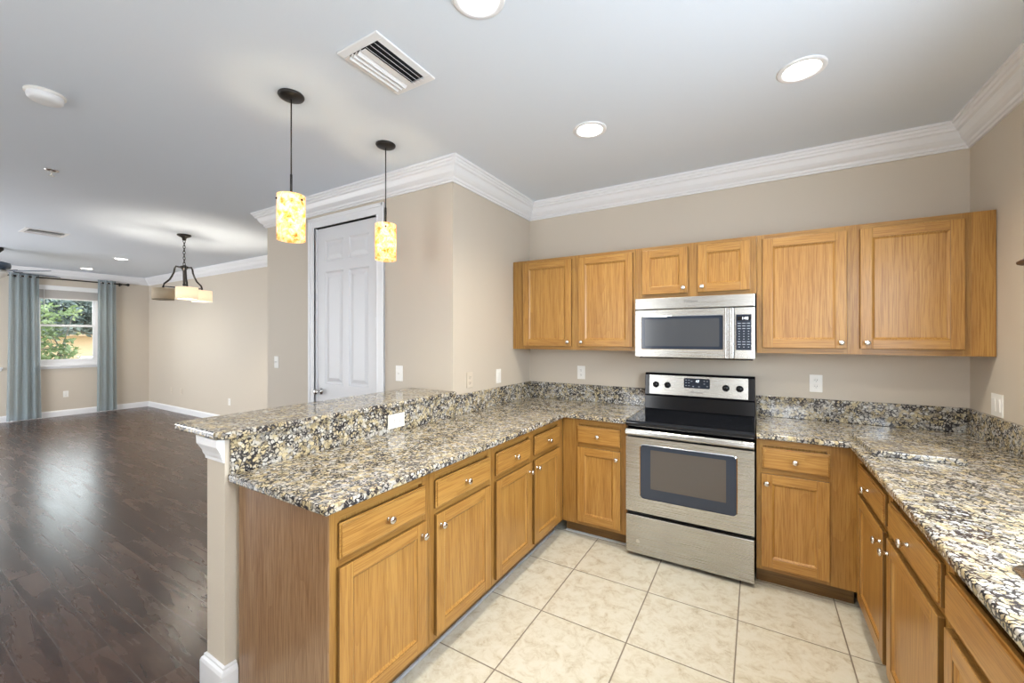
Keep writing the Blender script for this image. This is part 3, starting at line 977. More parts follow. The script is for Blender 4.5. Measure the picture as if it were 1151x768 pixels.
# ------------------------------------------------------------------ stone tops
def top_piece(name, xs, ys, fl, z0, z1, label, cat, bev=0.007):
    b = MB()
    b.cells(xs, ys, fl, z0, z1)
    o = b.build(name, 'granite', bevel=bev, seg=3)
    return tag(o, label, cat)
top_piece('countertop', [0.0025, 0.652, 1.101], [-2.612, -0.657, -0.0025], [(0, 0), (0, 1), (1, 1)], 0.8822, 0.914, 'speckled tan granite countertop over the peninsula and left corner', 'countertop')
top_piece('countertop', [1.871, 2.302, 2.42, 2.86, RW - 0.0025], [-3.40, -2.72, -1.96, -0.657, -0.0025],
          [(0, 3), (1, 3), (2, 3), (3, 3), (1, 2), (2, 2), (3, 2), (1, 1), (3, 1), (1, 0), (2, 0), (3, 0)], 0.8822, 0.914, 'speckled granite countertop with the sink, right of the range', 'countertop')
def splash(name, boxes, label):
    b = MB()
    for q in boxes:
        b.box(*q)
    return tag(b.build(name, 'granite', bevel=0.003), label, 'backsplash')
ZS = 1.0605
splash('backsplash', [(0.0005, 0.021, -2.603, -0.0005, 0.9145, ZS)], 'long granite backsplash below the raised bar and along the left wall')
splash('backsplash', [(0.0215, 1.101, -0.021, -0.0005, 0.9145, ZS)], 'granite backsplash on the back wall left of the range')
splash('backsplash', [(1.871, RW - 0.0215, -0.021, -0.0005, 0.9145, ZS)], 'granite backsplash on the back wall right of the range')
splash('backsplash', [(RW - 0.021, RW - 0.0005, -3.40, -0.0005, 0.9145, ZS)], 'granite backsplash along the right wall')
def bar_top():
    b = MB()
    x0, x1, y0, y1 = -0.405, 0.036, -2.655, LY - 0.002
    def arc(cx, cy, r, a0, a1, n=8):
        return [(cx + r * math.cos(a0 + (a1 - a0) * i / n), cy + r * math.sin(a0 + (a1 - a0) * i / n)) for i in range(n + 1)]
    poly = arc(x0 + 0.035, y0 + 0.035, 0.035, PI, 1.5 * PI) + arc(x1 - 0.05, y0 + 0.05, 0.05, 1.5 * PI, 2 * PI) + [(x1, y1), (x0, y1)]
    b.prism(poly, 2, 1.0612, 1.093)
    tag(b.build('bar_top', 'granite', bevel=0.009, seg=3), 'raised granite breakfast bar top on the half wall', 'bar top')
bar_top()
def stone_board():
    b = MB()
    b.box(-0.162, 0.162, -0.215, 0.215, 0.0, 0.027)
    tag(b.build('granite_board', 'granite', None, (2.502, -0.692, 0.9143), (0, 0, 0.02), bevel=0.004), 'loose granite board lying on the right counter corner', 'board')
stone_board()
def sink():
    t = thing('kitchen_sink', (2.64, -2.34, 0.914), 0, 'stainless steel sink set in the right counter, at the photo edge', 'sink')
    b = MB()
    def rr(hx, hy, r, z, n=5):
        pts = []
        for cx, cy, a in ((hx - r, hy - r, 0), (-hx + r, hy - r, PI / 2), (-hx + r, -hy + r, PI), (hx - r, -hy + r, 1.5 * PI)):
            for i in range(n + 1):
                q = a + PI / 2 * i / n
                pts.append((cx + r * math.cos(q), cy + r * math.sin(q), z))
        return pts
    loops = [rr(0.236, 0.396, 0.05, 0.0005), rr(0.234, 0.394, 0.05, 0.004), rr(0.212, 0.372, 0.045, 0.003), rr(0.204, 0.364, 0.05, -0.008), rr(0.196, 0.356, 0.055, -0.16), rr(0.15, 0.30, 0.06, -0.185)]
    vs = [[b.bm.verts.new(p) for p in l] for l in loops]
    for a, c in zip(vs, vs[1:]):
        n = len(a)
        for i in range(n):
            f = b.bm.faces.new([a[i], a[(i + 1) % n], c[(i + 1) % n], c[i]])
            f.smooth = True
    b.bm.faces.new(vs[-1])
    b.build('basin', 'steel', t)
    b = MB()
    b.lathe([(0.045, -0.1845), (0.045, -0.1815), (0.03, -0.182), (0.0, -0.183)], (0, 0, 0), 2, 20)
    b.build('drain', 'chrome', t)
sink()

# ------------------------------------------------------------------ range
def rrect(x0, x1, z0, z1, r, n=5):
    pts = []
    for cx, cz, a in ((x1 - r, z1 - r, 0), (x0 + r, z1 - r, PI / 2), (x0 + r, z0 + r, PI), (x1 - r, z0 + r, 1.5 * PI)):
        for i in range(n + 1):
            q = a + PI / 2 * i / n
            pts.append((cx + r * math.cos(q), cz + r * math.sin(q)))
    return pts
def electric_range():
    t = thing('kitchen_range', (1.1065, -0.03, 0), 0, 'stainless steel electric range with black glass cooktop', 'stove')
    w = 0.759
    Y = lambda y: y + 0.03
    b = MB()
    b.box(0.004, w - 0.004, Y(-0.625), Y(-0.04), 0.03, 0.893)
    for x in (0.05, w - 0.05):
        for y in (Y(-0.58), Y(-0.10)):
            b.lathe([(0, 0), (0.018, 0), (0.018, 0.03), (0, 0.03)], (x, y, 0), 2, 12)
    b.build('body', 'blackp', t)
    b = MB()
    b.prism([(Y(-0.662), 0.876), (Y(-0.668), 0.884), (Y(-0.668), 0.903), (Y(-0.655), 0.914), (Y(-0.10), 0.917), (Y(-0.10), 0.893), (Y(-0.63), 0.893), (Y(-0.63), 0.876)], 0, 0.0, w)
    b.build('cooktop', 'black', t, bevel=0.003, label='black glass cooktop')
    # back guard
    b = MB()
    b.prism([(Y(-0.115), 0.917), (Y(-0.105), 1.020), (Y(-0.112), 1.026), (Y(-0.100), 1.185), (Y(-0.085), 1.198), (Y(-0.035), 1.198), (Y(-0.035), 0.917)], 0, 0.0, w)
    g = b.build('backguard', 'blackp', t, bevel=0.003)
    sl = math.atan2(0.012, 0.159)
    def on(x, z, off=0.0):   # a point on the sloped control face
        return (x, Y(-0.112 + (z - 1.026) * 0.012 / 0.159) - off, z)
    b = MB()
    n = 2
    p = [on(x, z, o) for o in (0.0, 0.004) for x, z in ((0.036, 1.035), (w - 0.043, 1.035), (w - 0.043, 1.182), (0.036, 1.182))]
    for q in ((4, 5, 6, 7), (0, 1, 5, 4), (1, 2, 6, 5), (2, 3, 7, 6), (3, 0, 4, 7)):
        b.face([p[i] for i in q])
    cp = b.build('control_panel', 'steel', g, label='stainless control panel')
    for x in (0.085, 0.172, 0.575, 0.663):
        k = MB()
        k.lathe([(0, 0), (0.024, 0), (0.024, 0.004), (0.0205, 0.006), (0.0185, 0.024), (0.016, 0.027), (0, 0.027)], on(x, 1.108, 0.004), 1, 20, 0, True, -1)
        c = on(x, 1.108, 0.031)
        k.box(c[0] - 0.0025, c[0] + 0.0025, c[1] - 0.003, c[1] + 0.004, 1.092, 1.124)
        k.build('control_knob', 'blackp', g, label='black knob')
    b = MB()
    pts = rrect(0.290, 0.470, 1.094, 1.168, 0.010)
    vs = [on(x, z, 0.006) for x, z in pts]
    b.face(vs)
    for i in range(len(pts)):
        j = (i + 1) % len(pts)
        b.face([vs[i], vs[j], on(*pts[j], 0.003), on(*pts[i], 0.003)])
    d = b.build('display', 'bluebk', g, label='blue black display')
    rx = (PI / 2 - sl, 0, 0)
    words('47', 0.026, 'clock_digits', 'digits', g, on(0.385, 1.146, 0.0068), rx)
    words('Whirlpool', 0.020, 'logo', 'ink', g, on(0.378, 1.064, 0.0046), rx)
    for x, z in ((0.306, 1.154), (0.326, 1.154), (0.306, 1.134), (0.326, 1.134), (0.306, 1.112), (0.326, 1.112), (0.356, 1.108), (0.396, 1.108), (0.432, 1.150), (0.452, 1.150), (0.432, 1.130), (0.452, 1.112), (0.345, 1.146)):
        p = on(x, z, 0.0065)
        b = MB()
        b.box(p[0] - 0.005, p[0] + 0.005, p[1] - 0.0004, p[1], p[2] - 0.0022, p[2] + 0.0022)
        b.build('key', 'keys', g)
    # handle strip
    b = MB()
    b.prism([(Y(-0.648), 0.819), (Y(-0.686), 0.822), (Y(-0.694), 0.832), (Y(-0.692), 0.851), (Y(-0.683), 0.861), (Y(-0.648), 0.866)], 0, 0.003, w - 0.003)
    b.build('handle', 'steelz', t, bevel=0.002, label='full width stainless door handle')
    # door with a window
    b = MB()
    yf, yb = Y(-0.672), Y(-0.626)
    x0, x1, z0, z1 = 0.003, w - 0.003, 0.307, 0.807
    hx0, hx1, hz0, hz1 = 0.100, 0.664, 0.405, 0.762
    hole = rrect(hx0, hx1, hz0, hz1, 0.022)
    n = len(hole)
    outer = []
    for x, z in hole:                     # matching ring on the outer rectangle
        cx, cz = (hx0 + hx1) / 2, (hz0 + hz1) / 2
        ux = x1 if x > cx else x0
        uz = z1 if z > cz else z0
        outer.append((x, z, ux, uz))
    q = len(hole) // 4
    ring = []
    for s_ in range(4):
        corner = [(x1, z1), (x0, z1), (x0, z0), (x1, z0)][s_]
        for i in range(q):
            x, z = hole[s_ * q + i]
            if i == 0:
                ring.append({0: (x1, z), 1: (x, z1), 2: (x0, z), 3: (x, z0)}[s_])
            elif i == q - 1:
                ring.append({0: (x, z1), 1: (x0, z), 2: (x, z0), 3: (x1, z)}[s_])
            else:
                ring.append(corner)
    hv = [b.bm.verts.new((x, yf, z)) for x, z in hole]
    hb = [b.bm.verts.new((x, yf + 0.006, z)) for x, z in hole]
    cache = {}
    def ov(p):
        k = (round(p[0], 5), round(p[1], 5))
        if k not in cache:
            cache[k] = b.bm.verts.new((p[0], yf, p[1]))
        return cache[k]
    for i in range(n):
        j = (i + 1) % n
        a, c = ov(ring[i]), ov(ring[j])
        vs = [hv[i], hv[j], c] + ([a] if a is not c else [])
        b.bm.faces.new(vs)
        f = b.bm.faces.new([hv[i], hb[i], hb[j], hv[j]])
        f.material_index = 1
    b.face([(x0, yb, z0), (x0, yb, z1), (x1, yb, z1), (x1, yb, z0)])
    b.face([(x0, yf, z0), (x0, yb, z0), (x1, yb, z0), (x1, yf, z0)])
    b.face([(x0, yf, z1), (x1, yf, z1), (x1, yb, z1), (x0, yb, z1)])
    b.face([(x0, yf, z0), (x0, yf, z1), (x0, yb, z1), (x0, yb, z0)])
    b.face([(x1, yf, z0), (x1, yb, z0), (x1, yb, z1), (x1, yf, z1)])
    dr = b.build('oven_door', ['steel', 'chrome'], t)
    b = MB()                               # bright rim round the window
    o2 = rrect(hx0 - 0.005, hx1 + 0.005, hz0 - 0.005, hz1 + 0.005, 0.026)
    for i in range(n):
        j = (i + 1) % n
        A = [(hole[i][0], yf - 0.0035, hole[i][1]), (hole[j][0], yf - 0.0035, hole[j][1]), (o2[j][0], yf - 0.0005, o2[j][1]), (o2[i][0], yf - 0.0005, o2[i][1])]
        b.face(A)
        b.face([(hole[i][0], yf - 0.0035, hole[i][1]), (hole[j][0], yf - 0.0035, hole[j][1]), (hole[j][0], yf + 0.004, hole[j][1]), (hole[i][0], yf + 0.004, hole[i][1])])
    b.build('window_rim', 'chrome', dr, label='bright rim round the oven window')
    b = MB()
    b.face([(x, yf + 0.003, z) for x, z in hole])
    b.build('window_border', 'bluebk', dr, label='blue black glass border')
    b = MB()
    b.face([(x, yf + 0.0022, z) for x, z in rrect(0.164, 0.608, 0.475, 0.733, 0.004)])
    b.build('window_pane', 'ovenglass', dr, label='dark reflective oven glass')
    # storage drawer
    b = MB()
    b.box(0.003, w - 0.003, Y(-0.672), Y(-0.626), 0.028, 0.283, 0, 0.004)
    d = b.build('storage_drawer', 'steel', t)
    b = MB()
    b.lathe([(0, 0), (0.012, 0), (0.012, 0.0006), (0, 0.0006)], (0.082, Y(-0.672), 0.112), 1, 20, 0, False, -1)
    b.build('badge', 'nickel', d)
electric_range()

# ------------------------------------------------------------------ microwave
def microwave():
    t = thing('microwave_oven', (1.1025, -0.004, 1.332), 0, 'stainless over-the-range microwave mounted under the short cabinet', 'microwave')
    w, h = 0.761, 0.430
    yf = -0.396
    b = MB()
    b.box(0.002, w - 0.002, yf + 0.036, 0.0, 0.006, h)
    b.box(0.02, w - 0.01, yf + 0.05, -0.02, -0.006, 0.006, 1)
    b.build('body', ['blackp', 'blackp'], t)
    b = MB()
    b.box(0, w, yf + 0.001, yf + 0.036, 0.349, h - 0.001, 0, 0.004)
    v = b.build('vent_panel', 'steel', t)
    words('Whirlpool', 0.021, 'logo', 'ink', v, (0.378, yf + 0.0004, 0.396), (PI / 2, 0, 0))
    dw = 0.640
    b = MB()
    b.box(0, dw, yf, yf + 0.034, 0.004, 0.343, 0, 0.004)
    d = b.build('microwave_door', 'steel', t)
    b = MB()
    o = rrect(0.042, 0.582, 0.058, 0.300, 0.014)
    i_ = rrect(0.047, 0.577, 0.063, 0.295, 0.011)
    for k in range(len(o)):
        j = (k + 1) % len(o)
        b.face([(o[k][0], yf - 0.0005, o[k][1]), (o[j][0], yf - 0.0005, o[j][1]), (i_[j][0], yf - 0.003, i_[j][1]), (i_[k][0], yf - 0.003, i_[k][1])])
        b.face([(i_[k][0], yf - 0.003, i_[k][1]), (i_[j][0], yf - 0.003, i_[j][1]), (i_[j][0], yf + 0.001, i_[j][1]), (i_[k][0], yf + 0.001, i_[k][1])])
    b.build('window_rim', 'chrome', d)
    b = MB()
    b.face([(x, yf - 0.001, z) for x, z in i_])
    b.build('window_pane', 'bluebk', d, label='dark glass window')
    b = MB()
    b.face([(x, yf - 0.0016, z) for x, z in rrect(0.072, 0.556, 0.084, 0.276, 0.006)])
    b.build('window_screen', 'microglass', d, label='grey perforated screen behind the glass')
    b = MB()
    b.prism([(0.588, yf - 0.004), (0.590, yf - 0.030), (0.597, yf - 0.036), (0.612, yf - 0.036), (0.619, yf - 0.030), (0.621, yf - 0.004)], 2, 0.006, 0.342)
    b.build('handle', 'steelz', d, bevel=0.002, label='upright bright handle')
    b = MB()
    b.box(dw + 0.004, w, yf, yf + 0.034, 0.004, 0.343, 0, 0.004)
    c = b.build('control_panel', 'steel', t)
    b = MB()
    kx0, kx1, kz0, kz1 = 0.655, 0.742, 0.063, 0.296
    b.box(kx0 - 0.005, kx0, yf - 0.004, yf + 0.0, kz0 - 0.004, kz1 + 0.002, 1)
    b.box(kx0, kx1, yf - 0.0025, yf + 0.0, kz0, kz1, 0)
    kp = b.build('keypad', ['bluebk', 'chrome'], c, label='blue black keypad')
    b = MB()
    b.box(kx0 + 0.006, kx1 - 0.004, yf - 0.0032, yf - 0.0024, kz1 - 0.040, kz1 - 0.012)
    b.build('display', 'black', c)
    words('148', 0.026, 'clock_digits', 'digits', c, (0.706, yf - 0.0036, kz1 - 0.026), (PI / 2, 0, 0))
    for r in range(10):
        for q in range(3):
            x = kx0 + 0.018 + q * 0.0265
            z = kz1 - 0.058 - r * 0.0172
            s_ = 0.009 if r in (0, 1, 2, 7, 8) else 0.0035
            b = MB()
            b.box(x - s_, x + s_, yf - 0.0030, yf - 0.0024, z - 0.0022, z + 0.0022)
            b.build('key', 'keys', c)
microwave()

# ------------------------------------------------------------------ electrics on the walls
def plate(loc, rz, kind, label, w=0.072, h=0.118, mat='plate', horiz=False):
    """local frame: on the wall plane y=0, facing -y, centre at the origin"""
    cat = 'outlet' if kind == 'outlet' else 'switch'
    t = thing('wall_outlet' if kind == 'outlet' else 'light_switch', loc, rz, label, cat)
    if horiz:
        w, h = h, w
    b = MB()
    b.box(-w / 2, w / 2, -0.006, -0.0004, -h / 2, h / 2, 0, 0.0025)
    b.build('cover_plate', mat, t)
    if kind == 'outlet':
        for s in (-1, 1):
            cx, cz = (s * 0.021, 0) if horiz else (0, s * 0.021)
            b = MB()
            b.lathe([(0.0, 0.0085), (0.0145, 0.0085), (0.0155, 0.007), (0.0155, 0.005)], (cx, 0, cz), 1, 20, 0, False, -1)
            for a in (-0.006, 0.006):
                if horiz:
                    b.box(cx - 0.0045 + 0.002, cx + 0.0045 + 0.002, -0.0089, -0.0080, a - 0.0011, a + 0.0011, 1)
                else:
                    b.box(a - 0.0011, a + 0.0011, -0.0089, -0.0080, cz - 0.0045 + 0.002, cz + 0.0045 + 0.002, 1)
            b.lathe([(0, 0.0089), (0.0022, 0.0089), (0.0022, 0.008)], (cx - (0.008 if horiz else 0), 0, cz - (0 if horiz else 0.008)), 1, 8, 1, False, -1)
            b.build('socket', [mat, 'slot'], t)
    elif kind == 'toggle':
        b = MB()
        b.prism([(-0.0055, -0.011), (-0.0075, -0.011), (-0.0075, 0.011), (-0.0055, 0.011)], 0, -0.006, 0.006, 0)
        b.prism([(-0.006, -0.007), (-0.018, 0.004), (-0.018, 0.009), (-0.006, 0.005)], 0, -0.0042, 0.0042, 1)
        b.build('toggle', [mat, mat], t)
    else:
        n = 2 if kind == 'double' else 1
        for i in range(n):
            cx = (i - (n - 1) / 2) * 0.046
            b = MB()
            b.prism([(-0.0055, -0.033), (-0.0085, -0.033), (-0.0115, 0.033), (-0.0055, 0.033)], 0, cx - 0.0165, cx + 0.0165, 0)
            b.build('rocker', mat, t)
    return t
plate((-0.535, LY, 1.196), 0, 'toggle', 'white light switch on the beige wall right of the panelled door', 0.074, 0.122)
plate((-2.25, LY, 1.232), 0, 'toggle', 'light switch on the wall left of the panelled door')
plate((0, -0.960, 1.155), PI / 2, 'outlet', 'wall-coloured outlet near the outer corner, above the left backsplash', mat='beigeplate')
plate((0, -0.557, 1.152), PI / 2, 'rocker', 'white rocker switch above the left backsplash, near the wall cabinet')
plate((0.526, 0, 1.165), 0, 'outlet', 'white outlet under the left wall cabinet')
plate((2.221, 0, 1.164), 0, 'outlet', 'white outlet under the large wall cabinet, right of the range')
plate((RW, -0.326, 1.123), -PI / 2, 'double', 'white double rocker switch on the right wall above the counter', 0.118, 0.118)
plate((0.021, -1.714, 0.980), PI / 2, 'outlet', 'white outlet lying sideways on the granite below the raised bar', 0.084, 0.128, horiz=True)
plate((FX, -1.148, 0.409), PI / 2, 'outlet', 'white outlet low on the window wall between the curtains')
plate((-8.234, FY, 0.415), 0, 'outlet', 'wall-coloured outlet low on the dining wall, nearer the window', mat='beigeplate')
plate((-7.789, FY, 0.425), 0, 'outlet', 'wall-coloured outlet low on the dining wall, second from the window', mat='beigeplate')
plate((-5.92, FY, 0.370), 0, 'outlet', 'outlet low on the dining wall, just above the bar top tip', mat='plate')

# ------------------------------------------------------------------ ceiling fittings
def downlight(loc, label, watts):
    t = thing('recessed_light', loc, 0, label, 'ceiling light', 'recessed ceiling lights')
    b = MB()
    b.lathe([(0.100, -0.0003), (0.100, -0.004), (0.094, -0.007), (0.080, -0.008), (0.074, -0.004), (0.074, -0.0003)], (0, 0, 0), 2, 32)
    b.build('trim_ring', 'trim', t)
    b = MB()
    b.lathe([(0.0735, -0.0032), (0.0, -0.0036)], (0, 0, 0), 2, 32, 0, False)
    b.build('lens', 'lens', t, label='glowing white lens')
    l = bpy.data.lights.new('downlight_lamp', 'SPOT')
    l.energy, l.color = watts, (1.0, 0.91, 0.75)
    l.spot_size, l.spot_blend, l.shadow_soft_size = math.radians(136), 0.75, 0.07
    lo = bpy.data.objects.new('downlight_lamp', l)
    COL.objects.link(lo)
    lo.location = (0, 0, -0.012)
    lo.parent = t
    return t
d0 = downlight((2.055, -1.105, CH), 'recessed light above the right counter, large and bright', SPOT_W)
dup(d0, (1.003, -1.085, CH), 'recessed light nearest the left end of the wall cabinets')
dup(d0, (0.985, -2.215, CH), 'recessed light cut off by the top edge of the photo')
dup(d0, (2.055, -2.215, CH), 'recessed light above the sink, out of frame')
dup(d0, (1.003, -3.33, CH), 'recessed light behind the camera')
d1 = downlight((-6.87, -1.05, CH), 'recessed light in the living room nearer the hanging lamp', SPOT_FAR_W)
dup(d1, (-8.62, -1.04, CH), 'recessed light in the living room nearer the window')
dup(d1, (-8.62, -3.45, CH), 'recessed living room light, out of frame by the window')
dup(d1, (-6.0, -3.45, CH), 'recessed living room light, out of frame in the middle')

def ceiling_vent(loc, lx, ly, n, label, rz=0, blade=1.0, lip=0.009):
    t = thing('ceiling_vent', loc, rz, label, 'vent')
    b = MB()
    fr = 0.038
    hx, hy = lx / 2, ly / 2
    for q in ((-hx, hx, -hy, -hy + fr), (-hx, hx, hy - fr, hy), (-hx, -hx + fr, -hy + fr, hy - fr), (hx - fr, hx, -hy + fr, hy - fr)):
        b.box(*q, -lip, -0.0004)
    b.build('frame', 'vent', t, bevel=0.003)
    b = MB()
    b.box(-hx + fr, hx - fr, -hy + fr, hy - fr, -0.0022, -0.0006)
    b.build('duct', 'ventdark', t, label='dark duct behind the louvres')
    inner = lx - 2 * fr
    for i in range(n):
        x = -hx + fr + inner * (i + 0.5) / n
        a = 0.75 if i < n / 2 else -0.75
        if abs(i - (n - 1) / 2) < 0.6:
            a = 0.0
        b = MB()
        hw = inner / n * (0.50 if a else 0.62) * blade
        dx, dz = hw * math.cos(a), hw * math.sin(a)
        zc = -0.0155 if lip > 0.005 else -0.0075
        b.prism([(x - dx, zc - dz), (x + dx, zc + dz), (x + dx, zc + 0.0015 + dz), (x - dx, zc + 0.0015 - dz)], 1, -hy + fr, hy - fr)
        b.build('louvre', 'vent', t)
    return t
ceiling_vent((0.405, -2.122, CH), 0.256, 0.360, 7, 'white ceiling air vent with louvres, near the pendants')
ceiling_vent((-5.48, -2.12, CH), 0.36, 0.36, 6, 'small dark ceiling air vent far off in the living room', blade=0.30, lip=0.004)
def smoke_detector():
    t = thing('smoke_detector', (-1.29, -2.877, CH), 0, 'white round smoke detector on the ceiling at upper left', 'smoke detector')
    b = MB()
    b.lathe([(0, -0.0004), (0.076, -0.0004), (0.076, -0.010), (0.072, -0.012), (0, -0.012)], (0, 0, 0), 2, 32)
    b.build('mount', 'plate', t)
    b = MB()
    b.lathe([(0.066, -0.012), (0.068, -0.020), (0.066, -0.032), (0.056, -0.042), (0.03, -0.045), (0, -0.045)], (0, 0, 0), 2, 32)
    b.build('cover', 'trim', t)
smoke_detector()
def sprinkler():
    t = thing('fire_sprinkler', (-2.686, -2.592, CH), 0, 'small fire sprinkler head on the ceiling beyond the smoke detector', 'sprinkler')
    b = MB()
    b.lathe([(0.0, -0.0004), (0.040, -0.0004), (0.038, -0.006), (0.016, -0.014), (0.0, -0.014)], (0, 0, 0), 2, 24)
    b.build('escutcheon', 'nickel', t)
    b = MB()
    b.tube([(0, 0, -0.012), (0, 0, -0.042)], 0.006, 8)
    b.tube([(0.010, 0, -0.014), (0.013, 0, -0.028), (0.004, 0, -0.044)], 0.003, 6)
    b.tube([(-0.010, 0, -0.014), (-0.013, 0, -0.028), (-0.004, 0, -0.044)], 0.003, 6)
    for k in range(8):
        a = k * PI / 4
        b.box(-0.003, 0.003, 0.0, 0.018, -0.0465, -0.0445)
        for v in list(b.bm.verts)[-8:]:
            x, y = v.co.x, v.co.y
            v.co.x, v.co.y = x * math.cos(a) - y * math.sin(a), x * math.sin(a) + y * math.cos(a)
    b.build('deflector', 'nickel', t)
sprinkler()

def pendant(loc, label):
    t = thing('pendant_light', loc, 0, label, 'pendant lamp', 'pendant lamps over the bar')
    b = MB()
    b.lathe([(0, -0.0004), (0.062, -0.0004), (0.063, -0.006), (0.058, -0.014), (0.040, -0.021), (0.010, -0.024), (0, -0.024)], (0, 0, 0), 2, 32)
    b.build('canopy', 'bronze', t)
    b = MB()
    b.tube([(0, 0, -0.02), (0, 0, -0.41)], 0.0035, 10)
    b.tube([(0, 0, -0.41), (0, 0, -0.415), (0, 0, -0.535)], [0.0035, 0.006, 0.006], 10)
    b.build('stem', 'bronze', t)
    b = MB()
    b.lathe([(0.010, -0.530), (0.020, -0.534), (0.020, -0.580), (0.012, -0.590), (0.0, -0.590)], (0, 0, 0), 2, 16)
    for k in range(3):
        a = 2.35 + k * 2 * PI / 3
        b.tube([(0, 0, -0.552), (0.066 * math.cos(a), 0.066 * math.sin(a), -0.552)], 0.0025, 6)
        b.sphere((0.068 * math.cos(a), 0.068 * math.sin(a), -0.552), 0.006, 0, 8)
    b.build('socket', 'bronze', t, label='dark lamp holder with three studs')
    b = MB()
    b.lathe([(0.0665, -0.524), (0.0665, -0.757), (0.0625, -0.757), (0.0625, -0.524), (0.0665, -0.524)], (0, 0, 0), 2, 40)
    sh = b.build('glass_shade', 'amber', t, label='glowing amber mottled glass cylinder')
    b = MB()
    b.sphere((0, 0, -0.645), 0.027, 0, 16, (1, 1, 1.5))
    b.build('bulb', 'bulb', t, label='lit bulb')
    return t
p1 = pendant((-0.210, -2.217, CH), 'amber glass pendant nearer the camera, over the free end of the bar')
dup(p1, (-0.211, -1.585, CH), 'amber glass pendant nearer the panelled door, over the far half of the bar', 1.1)

def chandelier():
    t = thing('chandelier', (-4.163, -1.215, CH), 0, 'dark iron chandelier with three drum shades, hanging beyond the bar', 'chandelier')
    b = MB()
    b.lathe([(0, -0.0004), (0.070, -0.0004), (0.072, -0.012), (0.060, -0.022), (0.024, -0.040), (0.018, -0.070), (0.0, -0.072)], (0, 0, 0), 2, 28)
    b.build('canopy', 'bronze', t)
    b = MB()
    n, z0, z1 = 9, -0.065, -0.375
    for i in range(n):
        zc = z0 + (z1 - z0) * (i + 0.5) / n
        hl = (z0 - z1) / n * 0.68
        pts = []
        for k in range(12):
            a = 2 * PI * k / 12
            u, v = 0.0115 * math.cos(a), hl * math.sin(a)
            pts.append((u, 0, zc + v) if i % 2 else (0, u, zc + v))
        b.tube(pts, 0.0035, 6, 0, True)
    b.build('chain', 'bronze', t)
    b = MB()
    b.lathe([(0.0, -0.372), (0.014, -0.375), (0.030, -0.385), (0.048, -0.392), (0.050, -0.405), (0.030, -0.418), (0.016, -0.45), (0.013, -0.60), (0.018, -0.615), (0.010, -0.63), (0, -0.64)], (0, 0, 0), 2, 20)
    b.build('hub', 'bronze', t)
    R = 0.215
    dirs = []
    f = Vector((-0.937, 0.348))   # turns the three arms
    r = Vector((f.y, -f.x))
    for a in (157, 35, -83):
        q = math.radians(a)
        dirs.append(r * math.cos(q) + f * math.sin(q))
    for i, d in enumerate(dirs):
        lit = i != 0
        b = MB()
        prof = [(0.040, -0.400), (0.085, -0.390), (0.098, -0.415), (0.105, -0.46), (0.125, -0.51), (0.150, -0.555), (0.182, -0.585), (0.206, -0.605), (R, -0.640), (R, -0.668)]
        b.tube([(d.x * s_, d.y * s_, z) for s_, z in prof], 0.0105, 8)
        b.lathe([(0, -0.655), (0.024, -0.660), (0.026, -0.672), (0.016, -0.685), (0.016, -0.715), (0, -0.715)], (d.x * R, d.y * R, 0), 2, 16)
        e = dirs[(i + 1) % 3]
        # curved tie to the next arm
        A, B = d * R, e * R
        mid = (A + B) * 0.5
        pts = [(A + (B - A) * s_) * (1 - 0.5 * math.sin(PI * s_)) for s_ in [k / 10 for k in range(11)]]
        b.tube([(p.x, p.y, -0.640 - 0.012 * math.sin(PI * k / 10)) for k, p in enumerate(pts)], 0.006, 6)
        b.build('arm', 'bronze', t)
        c = (d.x * R, d.y * R, 0)
        b = MB()
        b.lathe([(0.106, -0.665), (0.108, -0.665), (0.108, -0.805), (0.106, -0.805), (0.106, -0.665)], c, 2, 36)
        s = b.build('drum_shade', 'linen' if lit else 'linenoff', t, label='cream drum shade' if lit else 'unlit tan drum shade')
        b = MB()
        b.tube([(c[0] + 0.107 * math.cos(2 * PI * k / 32), c[1] + 0.107 * math.sin(2 * PI * k / 32), -0.800) for k in range(32)], 0.0022, 6, 0, True)
        for k in range(3):
            a = 2 * PI * k / 3
            b.tube([(c[0], c[1], -0.690), (c[0] + 0.106 * math.cos(a), c[1] + 0.106 * math.sin(a), -0.690)], 0.002, 6)
        b.build('shade_ring', 'bronze', s)
        b = MB()
        b.sphere((c[0], c[1], -0.742), 0.024, 0, 14, (1, 1, 1.2))
        b.build('bulb', 'cbulb' if lit else 'offbulb', t)
chandelier()

